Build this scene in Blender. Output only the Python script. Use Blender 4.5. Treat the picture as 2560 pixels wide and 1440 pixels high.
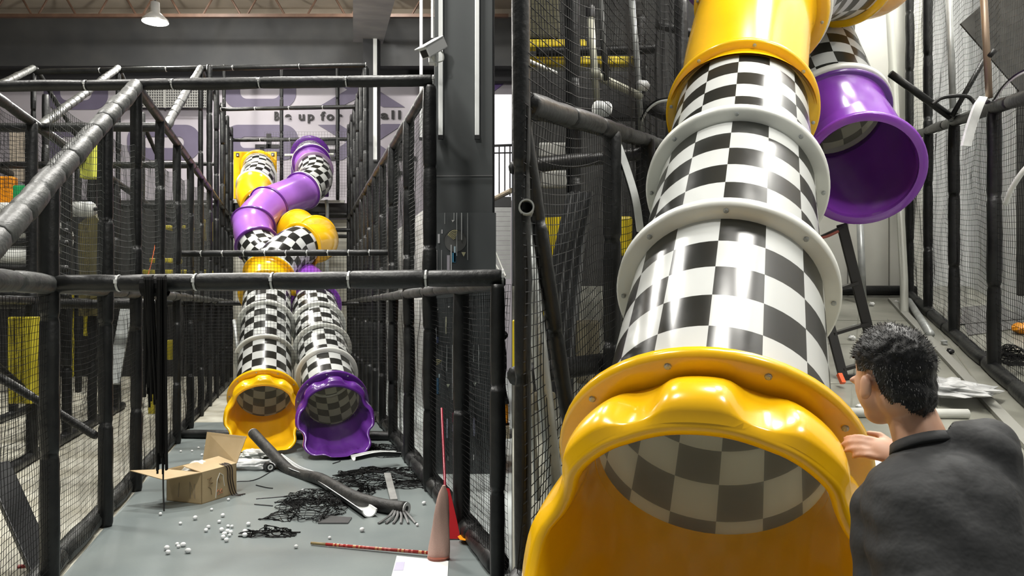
import bpy, bmesh, math, random
from mathutils import Vector, Matrix, noise
random.seed(7)
PI = math.pi
S = bpy.context.scene
COL = S.collection
for o in list(bpy.data.objects): bpy.data.objects.remove(o)

# ------------------------------------------------------------------ camera, world, lights, exposure
H = 2.0                      # eye height
F = 2000.0                   # focal length in pixels of a 2560 px wide frame
cam = bpy.data.cameras.new('camera'); cam.sensor_width = 36.0; cam.lens = 36.0*F/2560.0
cam.shift_y = 50.0/2560.0; cam.clip_start = 0.05; cam.clip_end = 200
camo = bpy.data.objects.new('camera', cam); COL.objects.link(camo)
camo.location = (0, 0, H); camo.rotation_euler = (PI/2, 0, 0); S.camera = camo

W = bpy.data.worlds.new('world'); S.world = W; W.use_nodes = True
bg = W.node_tree.nodes['Background']; bg.inputs[0].default_value = (0.92, 0.97, 1.0, 1); bg.inputs[1].default_value = 0.16

HALL_LAMPS = [(-3.2, 2.6, 9.6, 430), (-7.0, 8.5, 9.8, 560), (-2.4, 8.6, 9.8, 620), (-4.6, 14.2, 10.2, 700), (-8.6, 20.6, 10.7, 330), (-3.6, 20.8, 10.7, 300),  # last two are unseen lamps added to brighten the mural wall
              (3.4, 1.0, 7.6, 210), (1.7, 4.0, 8.8, 190), (3.4, 5.2, 8.8, 190), (5.2, 8.6, 8.8, 330)]  # last lamp, unseen, set beside the side wall to brighten it
for i, (x, y, z, p) in enumerate(HALL_LAMPS):
    l = bpy.data.lights.new('hall_light', 'AREA'); l.shape = 'DISK'; l.size = 0.9 if x < 0 else 1.3; l.energy = p; l.color = (1.0, 0.975, 0.92)
    o = bpy.data.objects.new('hall_light', l); COL.objects.link(o); o.location = (x, y, z - 0.02)

S.view_settings.view_transform = 'Standard'; S.view_settings.look = 'None'
S.view_settings.exposure = 0.0; S.view_settings.gamma = 1.0; S.view_settings.use_curve_mapping = False

# ------------------------------------------------------------------ helpers
def V(*a): return Vector(a)
def at(u, v, d): return Vector(((u-1280.0)*d/F, d, H-(v-770.0)*d/F))
def fl(u, v):                      # a point on the flat floor of the left hall
    d = H*F/(v-770.0); return Vector(((u-1280.0)*d/F, d, 0))
def XL(s, y): return -1.725+s-0.2725*y          # across the left corridor, s = 0..3.21
def pl(s, y, z): return Vector((XL(s, y), y, z))
RZ0, RSL = 0.40, 0.1575
def rfl(y): return RZ0+RSL*y                     # floor of the right hall rises away from the camera
def prr(k, y, h): return Vector((k+0.335*y, y, rfl(y)+h))   # right hall, walls run along 0.335
def frp(u, v):                     # a point on the rising floor
    d = F*(H-RZ0)/(v-455.0); return Vector(((u-1280.0)*d/F, d, rfl(d)))

MATS = {}
def mat(name, c, rough=0.5, metal=0.0, var=0.0, scale=8.0, bump=0.0, bscale=40.0, c2=None, spec=0.5, alpha=1.0, trans=0.0, emit=0.0, coat=0.0, stretch=None):
    if name in MATS: return MATS[name]
    m = bpy.data.materials.new(name); m.use_nodes = True; nt = m.node_tree; b = nt.nodes['Principled BSDF']
    b.inputs['Base Color'].default_value = (*c, 1); b.inputs['Roughness'].default_value = rough
    b.inputs['Metallic'].default_value = metal; b.inputs['Specular IOR Level'].default_value = spec
    b.inputs['Alpha'].default_value = alpha; b.inputs['Transmission Weight'].default_value = trans
    b.inputs['Coat Weight'].default_value = coat
    if emit: b.inputs['Emission Color'].default_value = (*c, 1); b.inputs['Emission Strength'].default_value = emit
    if var or c2 or bump:
        tc = nt.nodes.new('ShaderNodeTexCoord'); vec = tc.outputs['Object']
        if stretch:
            mp = nt.nodes.new('ShaderNodeMapping'); mp.inputs['Scale'].default_value = stretch
            nt.links.new(vec, mp.inputs['Vector']); vec = mp.outputs['Vector']
    if var or c2:
        n = nt.nodes.new('ShaderNodeTexNoise'); n.inputs['Scale'].default_value = scale; n.inputs['Detail'].default_value = 5
        r = nt.nodes.new('ShaderNodeValToRGB'); nt.links.new(vec, n.inputs['Vector']); nt.links.new(n.outputs['Fac'], r.inputs['Fac'])
        r.color_ramp.elements[0].position = 0.35; r.color_ramp.elements[1].position = 0.68
        k = c2 if c2 else tuple(min(1, x*(1+var)) for x in c)
        r.color_ramp.elements[0].color = (*(c if c2 else tuple(x*(1-var) for x in c)), 1); r.color_ramp.elements[1].color = (*k, 1)
        nt.links.new(r.outputs['Color'], b.inputs['Base Color'])
    if bump:
        n2 = nt.nodes.new('ShaderNodeTexNoise'); n2.inputs['Scale'].default_value = bscale; n2.inputs['Detail'].default_value = 4
        bp = nt.nodes.new('ShaderNodeBump'); bp.inputs['Strength'].default_value = bump; bp.inputs['Distance'].default_value = 0.02
        nt.links.new(vec, n2.inputs['Vector']); nt.links.new(n2.outputs['Fac'], bp.inputs['Height']); nt.links.new(bp.outputs['Normal'], b.inputs['Normal'])
    MATS[name] = m; return m

def checker_mat(name, ca, cb, rough, tl):
    m = bpy.data.materials.new(name); m.use_nodes = True; nt = m.node_tree; b = nt.nodes['Principled BSDF']
    uv = nt.nodes.new('ShaderNodeUVMap'); mp = nt.nodes.new('ShaderNodeMapping'); mp.inputs['Location'].default_value = (0.0, 0.0, 0.5)
    ch = nt.nodes.new('ShaderNodeTexChecker'); ch.inputs['Scale'].default_value = 1.0
    ch.inputs['Color1'].default_value = (*ca, 1); ch.inputs['Color2'].default_value = (*cb, 1)
    nt.links.new(uv.outputs['UV'], mp.inputs['Vector']); nt.links.new(mp.outputs['Vector'], ch.inputs['Vector'])
    nt.links.new(ch.outputs['Color'], b.inputs['Base Color'])
    n = nt.nodes.new('ShaderNodeTexNoise'); n.inputs['Scale'].default_value = 9.0; n.inputs['Detail'].default_value = 6
    mr = nt.nodes.new('ShaderNodeMapRange'); mr.inputs['To Min'].default_value = rough*0.7; mr.inputs['To Max'].default_value = rough*1.7
    nt.links.new(n.outputs['Fac'], mr.inputs['Value']); nt.links.new(mr.outputs['Result'], b.inputs['Roughness'])
    b.inputs['Specular IOR Level'].default_value = 0.6
    tr = nt.nodes.new('ShaderNodeBsdfTranslucent'); mx = nt.nodes.new('ShaderNodeMixShader'); mx.inputs[0].default_value = tl
    mc = nt.nodes.new('ShaderNodeMix'); mc.data_type = 'RGBA'; mc.inputs[0].default_value = .45; nt.links.new(ch.outputs['Color'], mc.inputs[6]); mc.inputs[7].default_value = (.9,.9,.82,1)
    nt.links.new(mc.outputs[2], tr.inputs['Color']); nt.links.new(b.outputs[0], mx.inputs[1]); nt.links.new(tr.outputs[0], mx.inputs[2])
    nt.links.new(mx.outputs[0], nt.nodes['Material Output'].inputs['Surface'])
    MATS[name] = m; return m

class MB:
    def __init__(s): s.v = []; s.f = []; s.uv = {}; s.mi = []; s.cur = 0
    def add(s, vs, fs):
        o = len(s.v); s.v += [tuple(v) for v in vs]
        for f in fs: s.f.append(tuple(i+o for i in f)); s.mi.append(s.cur)
        return o
    def box(s, c, size, rot=None):
        c = Vector(c); hx, hy, hz = [k/2 for k in size]
        vs = [Vector((x, y, z)) for x in (-hx, hx) for y in (-hy, hy) for z in (-hz, hz)]
        if rot is not None: vs = [rot @ v for v in vs]
        s.add([c+v for v in vs], [(0,1,3,2),(4,6,7,5),(0,4,5,1),(2,3,7,6),(0,2,6,4),(1,5,7,3)])
    def bar(s, p0, p1, w, h, up=(0,0,1)):
        p0, p1 = Vector(p0), Vector(p1); t = (p1-p0).normalized(); up = Vector(up)
        if abs(t.dot(up)) > .99: up = Vector((1,0,0))
        b = t.cross(up).normalized(); n = b.cross(t)
        vs = [p+b*x*w/2+n*y*h/2 for p in (p0, p1) for x, y in ((-1,-1),(1,-1),(1,1),(-1,1))]
        s.add(vs, [(0,1,2,3),(7,6,5,4),(0,4,5,1),(1,5,6,2),(2,6,7,3),(3,7,4,0)])
    def tube(s, pts, r, n=8, cap=True, twist=0.0):
        pts = [Vector(p) for p in pts]; m = len(pts)
        rs = r if isinstance(r, (list, tuple)) else [r]*m
        t0 = (pts[1]-pts[0]).normalized(); a = Vector((0,0,1)) if abs(t0.z) < .9 else Vector((1,0,0))
        nn = (a-t0*a.dot(t0)).normalized(); vs = []
        for i in range(m):
            t = (pts[min(i+1, m-1)]-pts[max(i-1, 0)])
            if t.length < 1e-9: t = t0
            t = t.normalized(); nn = (nn-t*nn.dot(t)).normalized(); b = t.cross(nn)
            for k in range(n):
                an = 2*PI*k/n+twist; vs.append(pts[i]+(nn*math.cos(an)+b*math.sin(an))*rs[i])
        fs = [(i*n+k, i*n+(k+1) % n, (i+1)*n+(k+1) % n, (i+1)*n+k) for i in range(m-1) for k in range(n)]
        if cap: fs += [tuple(range(n-1, -1, -1)), tuple((m-1)*n+k for k in range(n))]
        s.add(vs, fs)
    def lathe(s, prof, c, axis, n=32, closed=False, up=None):   # prof: (along axis, radius)
        c = Vector(c); t = Vector(axis).normalized(); a = Vector(up) if up is not None else (Vector((0,0,1)) if abs(t.z) < .95 else Vector((1,0,0)))
        nn = (a-t*a.dot(t)).normalized(); b = t.cross(nn); m = len(prof); vs = []
        for (x, r) in prof:
            for k in range(n):
                an = 2*PI*k/n; vs.append(c+t*x+(nn*math.cos(an)+b*math.sin(an))*r)
        e = m if closed else m-1
        s.add(vs, [(i*n+k, i*n+(k+1) % n, ((i+1) % m)*n+(k+1) % n, ((i+1) % m)*n+k) for i in range(e) for k in range(n)])
    def grid(s, nu, nv, fn, wrap_u=False, uvfn=None):
        vs = [fn(i, j) for j in range(nv) for i in range(nu)]; fs = []; base = len(s.f)
        for j in range(nv-1):
            for i in range(nu if wrap_u else nu-1):
                fs.append((j*nu+i, j*nu+(i+1) % nu, (j+1)*nu+(i+1) % nu, (j+1)*nu+i))
        s.add(vs, fs)
        if uvfn:
            k = base
            for j in range(nv-1):
                for i in range(nu-1):
                    s.uv[k] = [uvfn(i, j), uvfn(i+1, j), uvfn(i+1, j+1), uvfn(i, j+1)]; k += 1
    def ball(s, c, r, nu=10, nv=7, sc=(1,1,1)):
        c = Vector(c)
        vs = [c+Vector((0,0,-r*sc[2]))]
        for j in range(1, nv):
            ph = -PI/2+PI*j/nv
            for i in range(nu):
                th = 2*PI*i/nu; vs.append(c+Vector((r*sc[0]*math.cos(ph)*math.cos(th), r*sc[1]*math.cos(ph)*math.sin(th), r*sc[2]*math.sin(ph))))
        vs.append(c+Vector((0,0,r*sc[2]))); L = len(vs)-1; fs = []
        for i in range(nu): fs.append((0, 1+(i+1) % nu, 1+i)); fs.append((L, L-nu+i, L-nu+(i+1) % nu))
        for j in range(nv-2):
            for i in range(nu): a = 1+j*nu; fs.append((a+i, a+(i+1) % nu, a+nu+(i+1) % nu, a+nu+i))
        s.add(vs, fs)
    def build(s, name, mats, parent=None, smooth=False, bevel=0.0, angle=None):
        me = bpy.data.meshes.new(name); me.from_pydata(s.v, [], s.f)
        for m in (mats if isinstance(mats, (list, tuple)) else [mats]): me.materials.append(m)
        if any(s.mi): me.polygons.foreach_set('material_index', s.mi)
        if s.uv:
            ul = me.uv_layers.new(name='UVMap')
            for k, uvs in s.uv.items():
                p = me.polygons[k]
                for q, li in enumerate(p.loop_indices): ul.data[li].uv = uvs[q]
        if smooth: me.polygons.foreach_set('use_smooth', [True]*len(me.polygons))
        me.update()
        if angle is not None: me.set_sharp_from_angle(angle=angle)
        o = bpy.data.objects.new(name, me); COL.objects.link(o)
        if parent is not None: o.parent = parent; o.matrix_parent_inverse = parent.matrix_basis.inverted()
        if bevel:
            b = o.modifiers.new('bevel', 'BEVEL'); b.width = bevel; b.segments = 2; b.limit_method = 'ANGLE'
        return o
def tag(o, label=None, cat=None, group=None, kind=None):
    if label: o['label'] = label
    if cat: o['category'] = cat
    if group: o['group'] = group
    if kind: o['kind'] = kind
    return o
def thing(name, label, cat, loc=(0,0,0), group=None):
    o = bpy.data.objects.new(name, None); COL.objects.link(o); o.location = loc; o.empty_display_size = .1
    return tag(o, label, cat, group)
def struct(o): o['kind'] = 'structure'; return o
def dup(o, loc=None, rz=None, label=None, parent=None):
    c = o.copy(); COL.objects.link(c)
    if parent: c.parent = parent
    if loc is not None: c.location = loc
    if rz is not None: c.rotation_euler.z = rz
    if label: c['label'] = label
    for ch in o.children:
        k = ch.copy(); COL.objects.link(k); k.parent = c
        for g in ch.children: q = g.copy(); COL.objects.link(q); q.parent = k
    return c
def spline(pts, per=8):
    P = [Vector(p) for p in pts]; P = [P[0]*2-P[1]]+P+[P[-1]*2-P[-2]]; out = []
    for i in range(1, len(P)-2):
        a, b, c, d = P[i-1:i+3]
        for k in range(per):
            t = k/per; out.append(.5*((2*b)+(c-a)*t+(2*a-5*b+4*c-d)*t*t+(3*b-a-3*c+d)*t**3))
    out.append(P[-2]); return out

# ------------------------------------------------------------------ materials
FOAM = mat('black_foam', (0.004,0.0045,0.005), 0.45, c2=(0.015,0.016,0.0155), scale=5, bump=.25, bscale=22, spec=.4)
FOAMG = mat('dusty_grey_foam', (0.020,0.022,0.021), 0.5, c2=(0.058,0.061,0.056), scale=7, bump=.3, bscale=25)
FOAMIN = mat('white_foam_core', (0.75,0.77,0.76), 0.6, var=.08, scale=12)
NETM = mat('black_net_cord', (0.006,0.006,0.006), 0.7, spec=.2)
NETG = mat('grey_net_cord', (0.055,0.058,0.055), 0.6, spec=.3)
TIE = mat('pale_cable_tie', (0.55,0.56,0.55), 0.35)
YEL = mat('yellow_plastic', (0.90,0.50,0.004), 0.22, var=.05, scale=3, spec=.55, coat=.3)
PUR = mat('purple_plastic', (0.22,0.045,0.42), 0.24, var=.08, scale=3, spec=.55, coat=.3)
PURD = mat('dark_and_shaded_purple', (0.10,0.018,0.22), 0.26, var=.08, scale=3, spec=.55, coat=.3)  # dark purple; on the flanges it paints shade into plain purple
PURL = mat('lilac_plastic', (0.34,0.13,0.56), 0.24, var=.06, scale=3, spec=.55, coat=.3)
WPL = mat('white_plastic', (0.74,0.75,0.70), 0.28, var=.04, scale=5, spec=.5)
CHK = checker_mat('checker_vinyl', (0.70,0.72,0.71), (0.012,0.013,0.013), 0.17, .30)
CHKIN = checker_mat('checker_inside', (0.86,0.84,0.74), (0.36,0.35,0.32), 0.5, .5)
STEEL = mat('galvanised_steel', (0.42,0.44,0.43), 0.38, metal=.25, var=.15, scale=10)
WHITE = mat('white_paint', (0.82,0.83,0.82), 0.45)
BLACK = mat('black_paint', (0.012,0.012,0.013), 0.4)

# ------------------------------------------------------------------ the setting: left hall
FLOORG = mat('grey_vinyl_floor', (0.175,0.205,0.205), 0.36, c2=(0.215,0.245,0.24), scale=1.3, bump=.03, bscale=60)
FLOORB = mat('dusty_concrete', (0.38,0.36,0.28), 0.6, c2=(0.64,0.63,0.54), scale=1.7, bump=.15, bscale=12)
def poly_slab(name, pts, z0, z1, m):
    b = MB(); n = len(pts); vs = [(x, y, z0) for x, y in pts]+[(x, y, z1) for x, y in pts]
    b.add(vs, [tuple(range(n-1, -1, -1)), tuple(range(n, 2*n))]+[(i, (i+1) % n, n+(i+1) % n, n+i) for i in range(n)])
    return struct(b.build(name, m))
Y0 = -2.0
poly_slab('floor', [(XL(0, Y0), Y0), (0, Y0), (0, 5.45), (XL(3.21, 14.0), 14.0), (XL(0, 14.0), 14.0)], -.12, 0, FLOORG)
poly_slab('floor_side', [(-18, Y0), (XL(0, Y0), Y0), (XL(0, 14.0), 14.0), (XL(3.21, 14.0), 14.0), (XL(3.21, 25), 25), (-18, 25)], -.12, -.004, FLOORB)
poly_slab('floor_aisle', [(0, 5.45), (0, 25), (XL(3.21, 25), 25), (XL(3.21, 14.0), 14.0)], -.12, -.002, mat('pale_grey_floor', (0.66,0.71,0.70), .4, var=.06, scale=1.5))

DIV = mat('dark_partition', (0.035,0.036,0.038), .6, var=.1, scale=3)
b = MB(); b.box((0, 15.3, 5.6), (.004, 20.2, 11.6)); o = b.build('wall_divider', DIV); struct(o)  # partition added between the halls, also keeps their light apart
DKW = mat('charcoal_wall', (0.045,0.047,0.05), .75, c2=(0.065,0.066,0.066), scale=1.2)
LAV = mat('lavender_wall', (0.47,0.435,0.49), .6, c2=(0.53,0.50,0.54), scale=.8)
b = MB(); b.box((-9, 25.1, 5), (18, .2, 12)); wb = struct(b.build('wall_back', LAV))
b = MB(); b.box((-18.1, 11, 5), (.2, 30, 12)); struct(b.build('wall_left', DKW))
b = MB(); b.box((-4, 11.5, 11.35), (30, 28, .2)); struct(b.build('ceiling', mat('beige_ceiling', (0.62,0.54,0.44), .8, var=.1, scale=.7)))
# dark beam band in front of the mural
b = MB(); b.box((-9, 24.2, 9.98), (18, .5, 1.46)); o = struct(b.build('trim_1', DKW))
b = MB(); b.box((-9, 24.55, 9.1), (18, .3, .35)); struct(b.build('trim_2', mat('black_gap', (0.012,0.012,0.014), .8)))
b = MB(); b.box((-9, 24.85, 10.95), (18, .2, .6)); struct(b.build('trim_4', MATS['beige_ceiling']))
# mural lettering (flat paint, a few mm proud of the wall)
MUR = mat('muted_purple_paint', (0.155,0.135,0.205), .6, var=.06, scale=2); INK = mat('dark_ink', (0.02,0.018,0.02), .6); MUR2 = mat('deep_violet_paint', (0.20,0.13,0.36), .6)
DW = 24.98
def rring(bm, u0, u1, v0, v1, wu, wv, d, rad=.45, n=10):
    a, c = at(u0, v1, d), at(u1, v0, d); wx, wz = wu*d/F, wv*d/F
    def rr(x0, x1, z0, z1, r):
        out = []
        for cx, cz, a0 in ((x1-r, z1-r, 0), (x0+r, z1-r, PI/2), (x0+r, z0+r, PI), (x1-r, z0+r, 1.5*PI)):
            for k in range(n+1): an = a0+PI/2*k/n; out.append((cx+r*math.cos(an), cz+r*math.sin(an)))
        return out
    O = rr(a.x, c.x, a.z, c.z, rad); I = rr(a.x+wx, c.x-wx, a.z+wz, c.z-wz, min(rad*.5, (c.z-a.z-2*wz)*.45)); m = len(O)
    vs = [(x, d-.01, z) for x, z in O]+[(x, d-.01, z) for x, z in I]+[(x, d+.01, z) for x, z in O]+[(x, d+.01, z) for x, z in I]
    fs = []
    for k in range(m):
        q = (k+1) % m; fs += [(k, q, m+q, m+k), (k, 2*m+k, 2*m+q, q), (m+k, m+q, 3*m+q, 3*m+k)]
    bm.add(vs, fs)
def mpoly(pts, d, m, name='letter', th=.02):
    b = MB(); n = len(pts); P = [at(u, v, d) for u, v in pts]
    b.add([p-V(0, th/2, 0) for p in P]+[p+V(0, th/2, 0) for p in P], [tuple(range(n)), tuple(range(2*n-1, n-1, -1))]+[(k, k+n, (k+1) % n+n, (k+1) % n) for k in range(n)])
    return b.build(name, m, wb)
for (u0, u1, v0, v1) in ((560, 740, 180, 270), (318, 500, 182, 272), (110, 270, 184, 274)):
    b = MB(); rring(b, u0, u1, v0, v1, 40, 23, DW); b.build('letter', MUR, wb)
for (u0, u1) in ((560, 745), (318, 500), (110, 270)):
    b = MB(); rring(b, u0, u1, 312, 400, 40, 30, DW); b.build('letter', MUR, wb)
mpoly([(790,178),(845,178),(905,212),(962,178),(1012,172),(942,224),(1012,268),(958,268),(905,240),(850,268),(795,268),(868,224)], DW, MUR)
mpoly([(795,312),(850,312),(905,345),(955,310),(1010,310),(940,356),(1005,400),(955,400),(905,372),(855,400),(800,400),(866,356)], DW, MUR)
mpoly([(1225,236),(1225,215),(1262,165),(1300,165),(1300,178)], DW, MUR2)
def letters(txt, u, v, hpx, d, m, parent, name='lettering', depth=.01, bold=.0, mono=False, wid=None):
    c = bpy.data.curves.new(name, 'FONT'); c.body = txt; p = at(u, v, d); c.size = hpx*d/F*1.4; c.extrude = depth; c.offset = bold
    o = bpy.data.objects.new(name, c); COL.objects.link(o); o.rotation_euler = (PI/2, 0, 0); o.location = p; c.materials.append(m); o.parent = parent
    c.space_character = 1.35 if mono else 1.0
    if wid:
        bpy.context.view_layer.update(); o.scale.x = wid*d/F/max(o.dimensions.x, 1e-3)
    return o
for tx, u, wd in (('B', 685, 12), ('e', 712, 16), ('up', 746, 38), ('for', 802, 54)): letters(tx, u, 300, 21, DW-.02, INK, wb, bold=.012, mono=True, wid=wd)
letters('all', 952, 297, 21, DW-.02, INK, wb, bold=.012, mono=True, wid=50)
# fragments of the large characters below, half hidden behind the slides
for (u, v, w, h) in ((668,366,60,10),(672,352,12,36),(668,384,66,10),(655,376,10,14),(738,378,22,46),(760,356,40,9),(752,384,10,44),(772,366,10,36),(785,392,26,16),(800,372,9,48),(822,357,44,9),(824,378,36,9),(824,396,44,10),(842,376,9,46),
                     (1010,352,50,10),(1000,372,12,48),(1024,380,12,56),(1012,396,56,10),(1006,432,44,9),(1020,446,10,28),(975,405,10,40)):
    b = MB(); b.box(at(u, v, DW-.02), (w*DW/F, .02, h*DW/F)); b.build('character_stroke', INK, wb)
for (u, v) in ((985, 436), (1022, 438)):
    b = MB(); rring(b, u-10, u+10, v-11, v+11, 5, 5, DW-.02, rad=.08, n=4); b.build('letter', INK, wb)

# ceiling truss
RUST = mat('brown_truss_paint', (0.10,0.055,0.035), .6, var=.2, scale=4)
for ti, ty in enumerate((22.6, 17.0)):
    t = thing('roof_truss', ('brown steel roof truss above the dark beam, farther from the camera', 'brown steel roof truss above the hanging lamp, nearer to the camera')[ti], 'truss', (-9, ty, 10.0))
    zb, zt = (10.25, 11.2) if ti == 0 else (9.6, 11.2)
    for z in (zb, zt):
        b = MB(); b.box((-9, ty, z), (17.8, .12, .09)); b.build('chord', RUST, t)
    x = -17.6; k = 0
    while x < -.6:
        b = MB(); b.tube([(x, ty, zb), (x+.55, ty, zt)], .03, 6); b.build('web_bar', RUST, t)
        b = MB(); b.tube([(x+1.1, ty, zb), (x+.55, ty, zt)], .03, 6); b.build('web_bar', RUST, t)
        x += 1.7 if k % 2 else 1.25; k += 1

# hall lamps (one hangs in view, the others are added for light)
LAMPW = mat('lamp_glow', (1.0,0.97,0.90), .3, emit=14.0); LAMPS = mat('lamp_shell', (0.35,0.35,0.34), .35, metal=.6)
def pendant(loc, label, r=.27, ztop=11.25, light=0):
    t = thing('pendant_lamp', label, 'lamp', loc, 'hanging hall lamps'); c = Vector(loc)
    b = MB(); b.lathe([(0, r), (.05, r*.98), (.17, r*.5), (.2, .10), (.42, .09), (.44, .02)], c, (0,0,1), 28); b.build('lamp_shade', LAMPS, t, True)
    b = MB(); b.lathe([(.03, .001), (.0, r*.6), (.02, r*.96), (.05, r*.97)], c, (0,0,1), 28); b.build('diffuser', LAMPW, t, True)
    b = MB(); b.tube([c+V(0,0,.42), (c.x, c.y, ztop)], .012, 6); b.build('cord', BLACK, t)
    if light:
        l = bpy.data.lights.new('lamp_light', 'POINT'); l.shadow_soft_size = .2; l.energy = light; l.color = (1, .97, .9)
        o = bpy.data.objects.new('lamp_light', l); COL.objects.link(o); o.location = c-V(0,0,.24); o.parent = t; o.matrix_parent_inverse = t.matrix_basis.inverted()
    return t
p = at(388, 55, 17.2); pendant(p, 'round white lamp glowing under the roof truss, upper left', .27, light=950)
for i, (x, y, z, pw) in enumerate(HALL_LAMPS):
    pendant((x, y, z), 'round lamp added under the ceiling outside the view to light the hall', .46 if x < 0 else .66, light=130 if y > 20 else 0)  # rear pair also gets an added point light to brighten the ceiling
# pale sloping ceiling beam and the columns
GREYP = mat('grey_plaster', (0.20,0.20,0.195), .75, c2=(0.27,0.265,0.25), scale=1.5)
b = MB()
q = [at(888,-40,16), at(988,-40,16), at(958,70,21.5), at(945,112,21.5), at(888,118,21.5)]
b.bar(at(938,-60,15.5), at(920,85,23.2), .85, .5); struct(b.build('trim_3', GREYP))
COLM = mat('slate_column_paint', (0.052,0.058,0.06), .55, c2=(0.062,0.069,0.07), scale=1.5)
b = MB(); b.box((-.585, 10.15, 5.6), (.71, .95, 11.2)); pc = struct(b.build('wall_column', COLM, bevel=.01))
b = MB(); b.box((XL(3.9, 12.9)+.32, 13.2, 5.6), (.36, .5, 11.2)); struct(b.build('wall_column_far', BLACK))
b = MB(); b.box(at(925, 200, 22.6)+V(.05,0,-2), (.42, .42, 9.6)); struct(b.build('wall_column_rear', mat('dark_column', (0.03,0.031,0.034), .6)))
LED = mat('white_light_tube', (0.85,0.87,0.86), .3)
def strip(u, v0, v1, d, w, name, label, par=None):
    t = thing(name, label, 'light tube', at(u, v1, d))
    a, c = at(u, v1, d), at(u, v0, d)
    b = MB(); b.bar(a, c, w, .03, (0,1,0)); b.build('tube', LED, t, bevel=.006)
    b = MB(); b.box(a-V(0,0,.015), (w*1.15, .036, .05)); b.build('end_cap', BLACK, t)
strip(1102, -60, 340, 9.645, .055, 'light_tube', 'white light tube on the slate column beside the security camera')
strip(1193, -60, 340, 9.645, .055, 'light_tube', 'white light tube near the right edge of the slate column')
strip(1053, -60, 345, 12.9, .05, 'light_tube', 'thin white light tube on the dark column left of the security camera')
strip(1081, -60, 98, 9.60, .03, 'cable_conduit', 'thin white conduit ending above the security camera')
strip(938, 70, 400, 22.3, .11, 'cable_conduit', 'cream conduit running down the far dark column')
# poster wrap of the column
b = MB(); a, c = at(1083, 1184, 9.66), at(1240, 532, 9.66)
b.box(((a.x+c.x)/2, 9.655, (a.z+c.z)/2), (c.x-a.x, .02, c.z-a.z))
ps = tag(b.build('column_poster', mat('grey_poster', (0.075,0.082,0.084), .35, var=.06, scale=2)), 'grey poster with coloured lines and triangles wrapped on the slate column', 'poster')
PD = 9.635
def pp(u, v, w, h, c, al=None):
    m = mat('poster_ink_%d_%d_%d' % tuple(int(k*100) for k in c), c, .5); b = MB(); b.box(at(u, v, PD), (w*PD/F, .006, h*PD/F)); b.build('printed_bar', m, ps)
for u, v0, v1, w, c in ((1086,532,544,6,(.2,.35,.8)),(1112,532,560,1.3,(.4,.42,.42)),(1135,532,552,1.6,(.5,.52,.52)),(1142,532,640,1.6,(.5,.52,.52)),(1154,532,600,2.2,(.62,.64,.64)),(1169,532,650,1.6,(.42,.44,.44)),
        (1097,585,608,5,(.5,.5,.52)),(1105,574,584,3,(.5,.5,.52)),(1092,625,690,2,(.45,.45,.46)),(1104,625,680,2,(.3,.31,.31)),(1087,642,690,8,(.62,.22,.12)),(1121,638,690,7,(.42,.4,.45)),(1128,612,680,2.5,(.6,.62,.62)),(1137,616,655,4,(.5,.65,.72)),(1135,632,656,9,(.05,.22,.36)),
        (1090,745,850,3,(.4,.42,.44)),(1115,792,835,2.5,(.55,.55,.4)),(1094,842,858,5,(.2,.28,.6)),(1105,862,925,1.3,(.3,.32,.32)),(1117,862,928,2,(.42,.45,.45)),(1131,862,1000,2,(.42,.45,.45)),(1184,862,905,2,(.4,.43,.43)),(1197,862,960,2,(.35,.38,.38)),
        (1098,935,985,3,(.5,.62,.66)),(1095,945,985,8,(.06,.16,.28)),(1118,1047,1095,4,(.34,.36,.45)),(1185,1045,1090,5,(.28,.29,.38)),(1135,1032,1055,7,(.45,.05,.12)),(1134,1062,1078,6,(.35,.33,.45)),(1133,1105,1140,5,(.25,.25,.25)),(1120,1140,1152,3,(.4,.4,.4)),(1184,1136,1150,3,(.4,.4,.4))):
    pp(u, (v0+v1)/2, w, v1-v0, c)
for u, v, k, c in ((1159,636,11,(.62,.6,.38)),(1132,553,6,(.6,.6,.6)),(1120,965,9,(.5,.55,.42)),(1187,961,9,(.5,.55,.5)),(1122,768,5,(.6,.6,.6)),(1094,774,4,(.6,.6,.6))):
    b = MB(); P = [at(u-k/2, v-k/2, PD), at(u+k/2, v-k/2, PD), at(u, v+k/2, PD)]
    b.add(P+[q+V(0,.006,0) for q in P], [(0,1,2),(5,4,3),(0,3,4,1),(1,4,5,2),(2,5,3,0)]); b.build('printed_triangle', mat('poster_tri_%d' % int(c[2]*100), c, .5), ps)
b = MB(); b.lathe([(0, .001), (0, 28*PD/F), (.006, 28*PD/F)], at(1138,602,PD-.001)+V(0,.006,0), (0,-1,0), 36); b.build('printed_disc', mat('poster_disc', (0.115,0.118,0.115), .5), ps)
for k in range(6):
    b = MB(); c0 = at(1137, 602, PD); r = (6+k*4)*PD/F
    b.tube([c0+V(math.cos(an)*r*.75, -.008, math.sin(an)*r) for an in [PI/2-.7+1.4*j/8+.35 for j in range(9)]], .0035, 4); b.build('printed_arc', mat('poster_gold', (0.5,0.45,0.2), .5), ps)
for k in range(4):
    b = MB(); c0 = at(1093, 915, PD); r = (4+k*4)*PD/F
    b.tube([c0+V(math.cos(an)*r, -.006, math.sin(an)*r) for an in [PI/2-.7+1.4*j/8 for j in range(9)]], .003, 4); b.build('printed_arc', MATS['poster_gold'], ps)
b = MB(); b.bar(at(1084, 440, 9.66), at(1232, 439, 9.66), .012, .008); b.build('seam_strip', mat('pale_seam', (.2,.2,.2), .5), pc)
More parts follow.
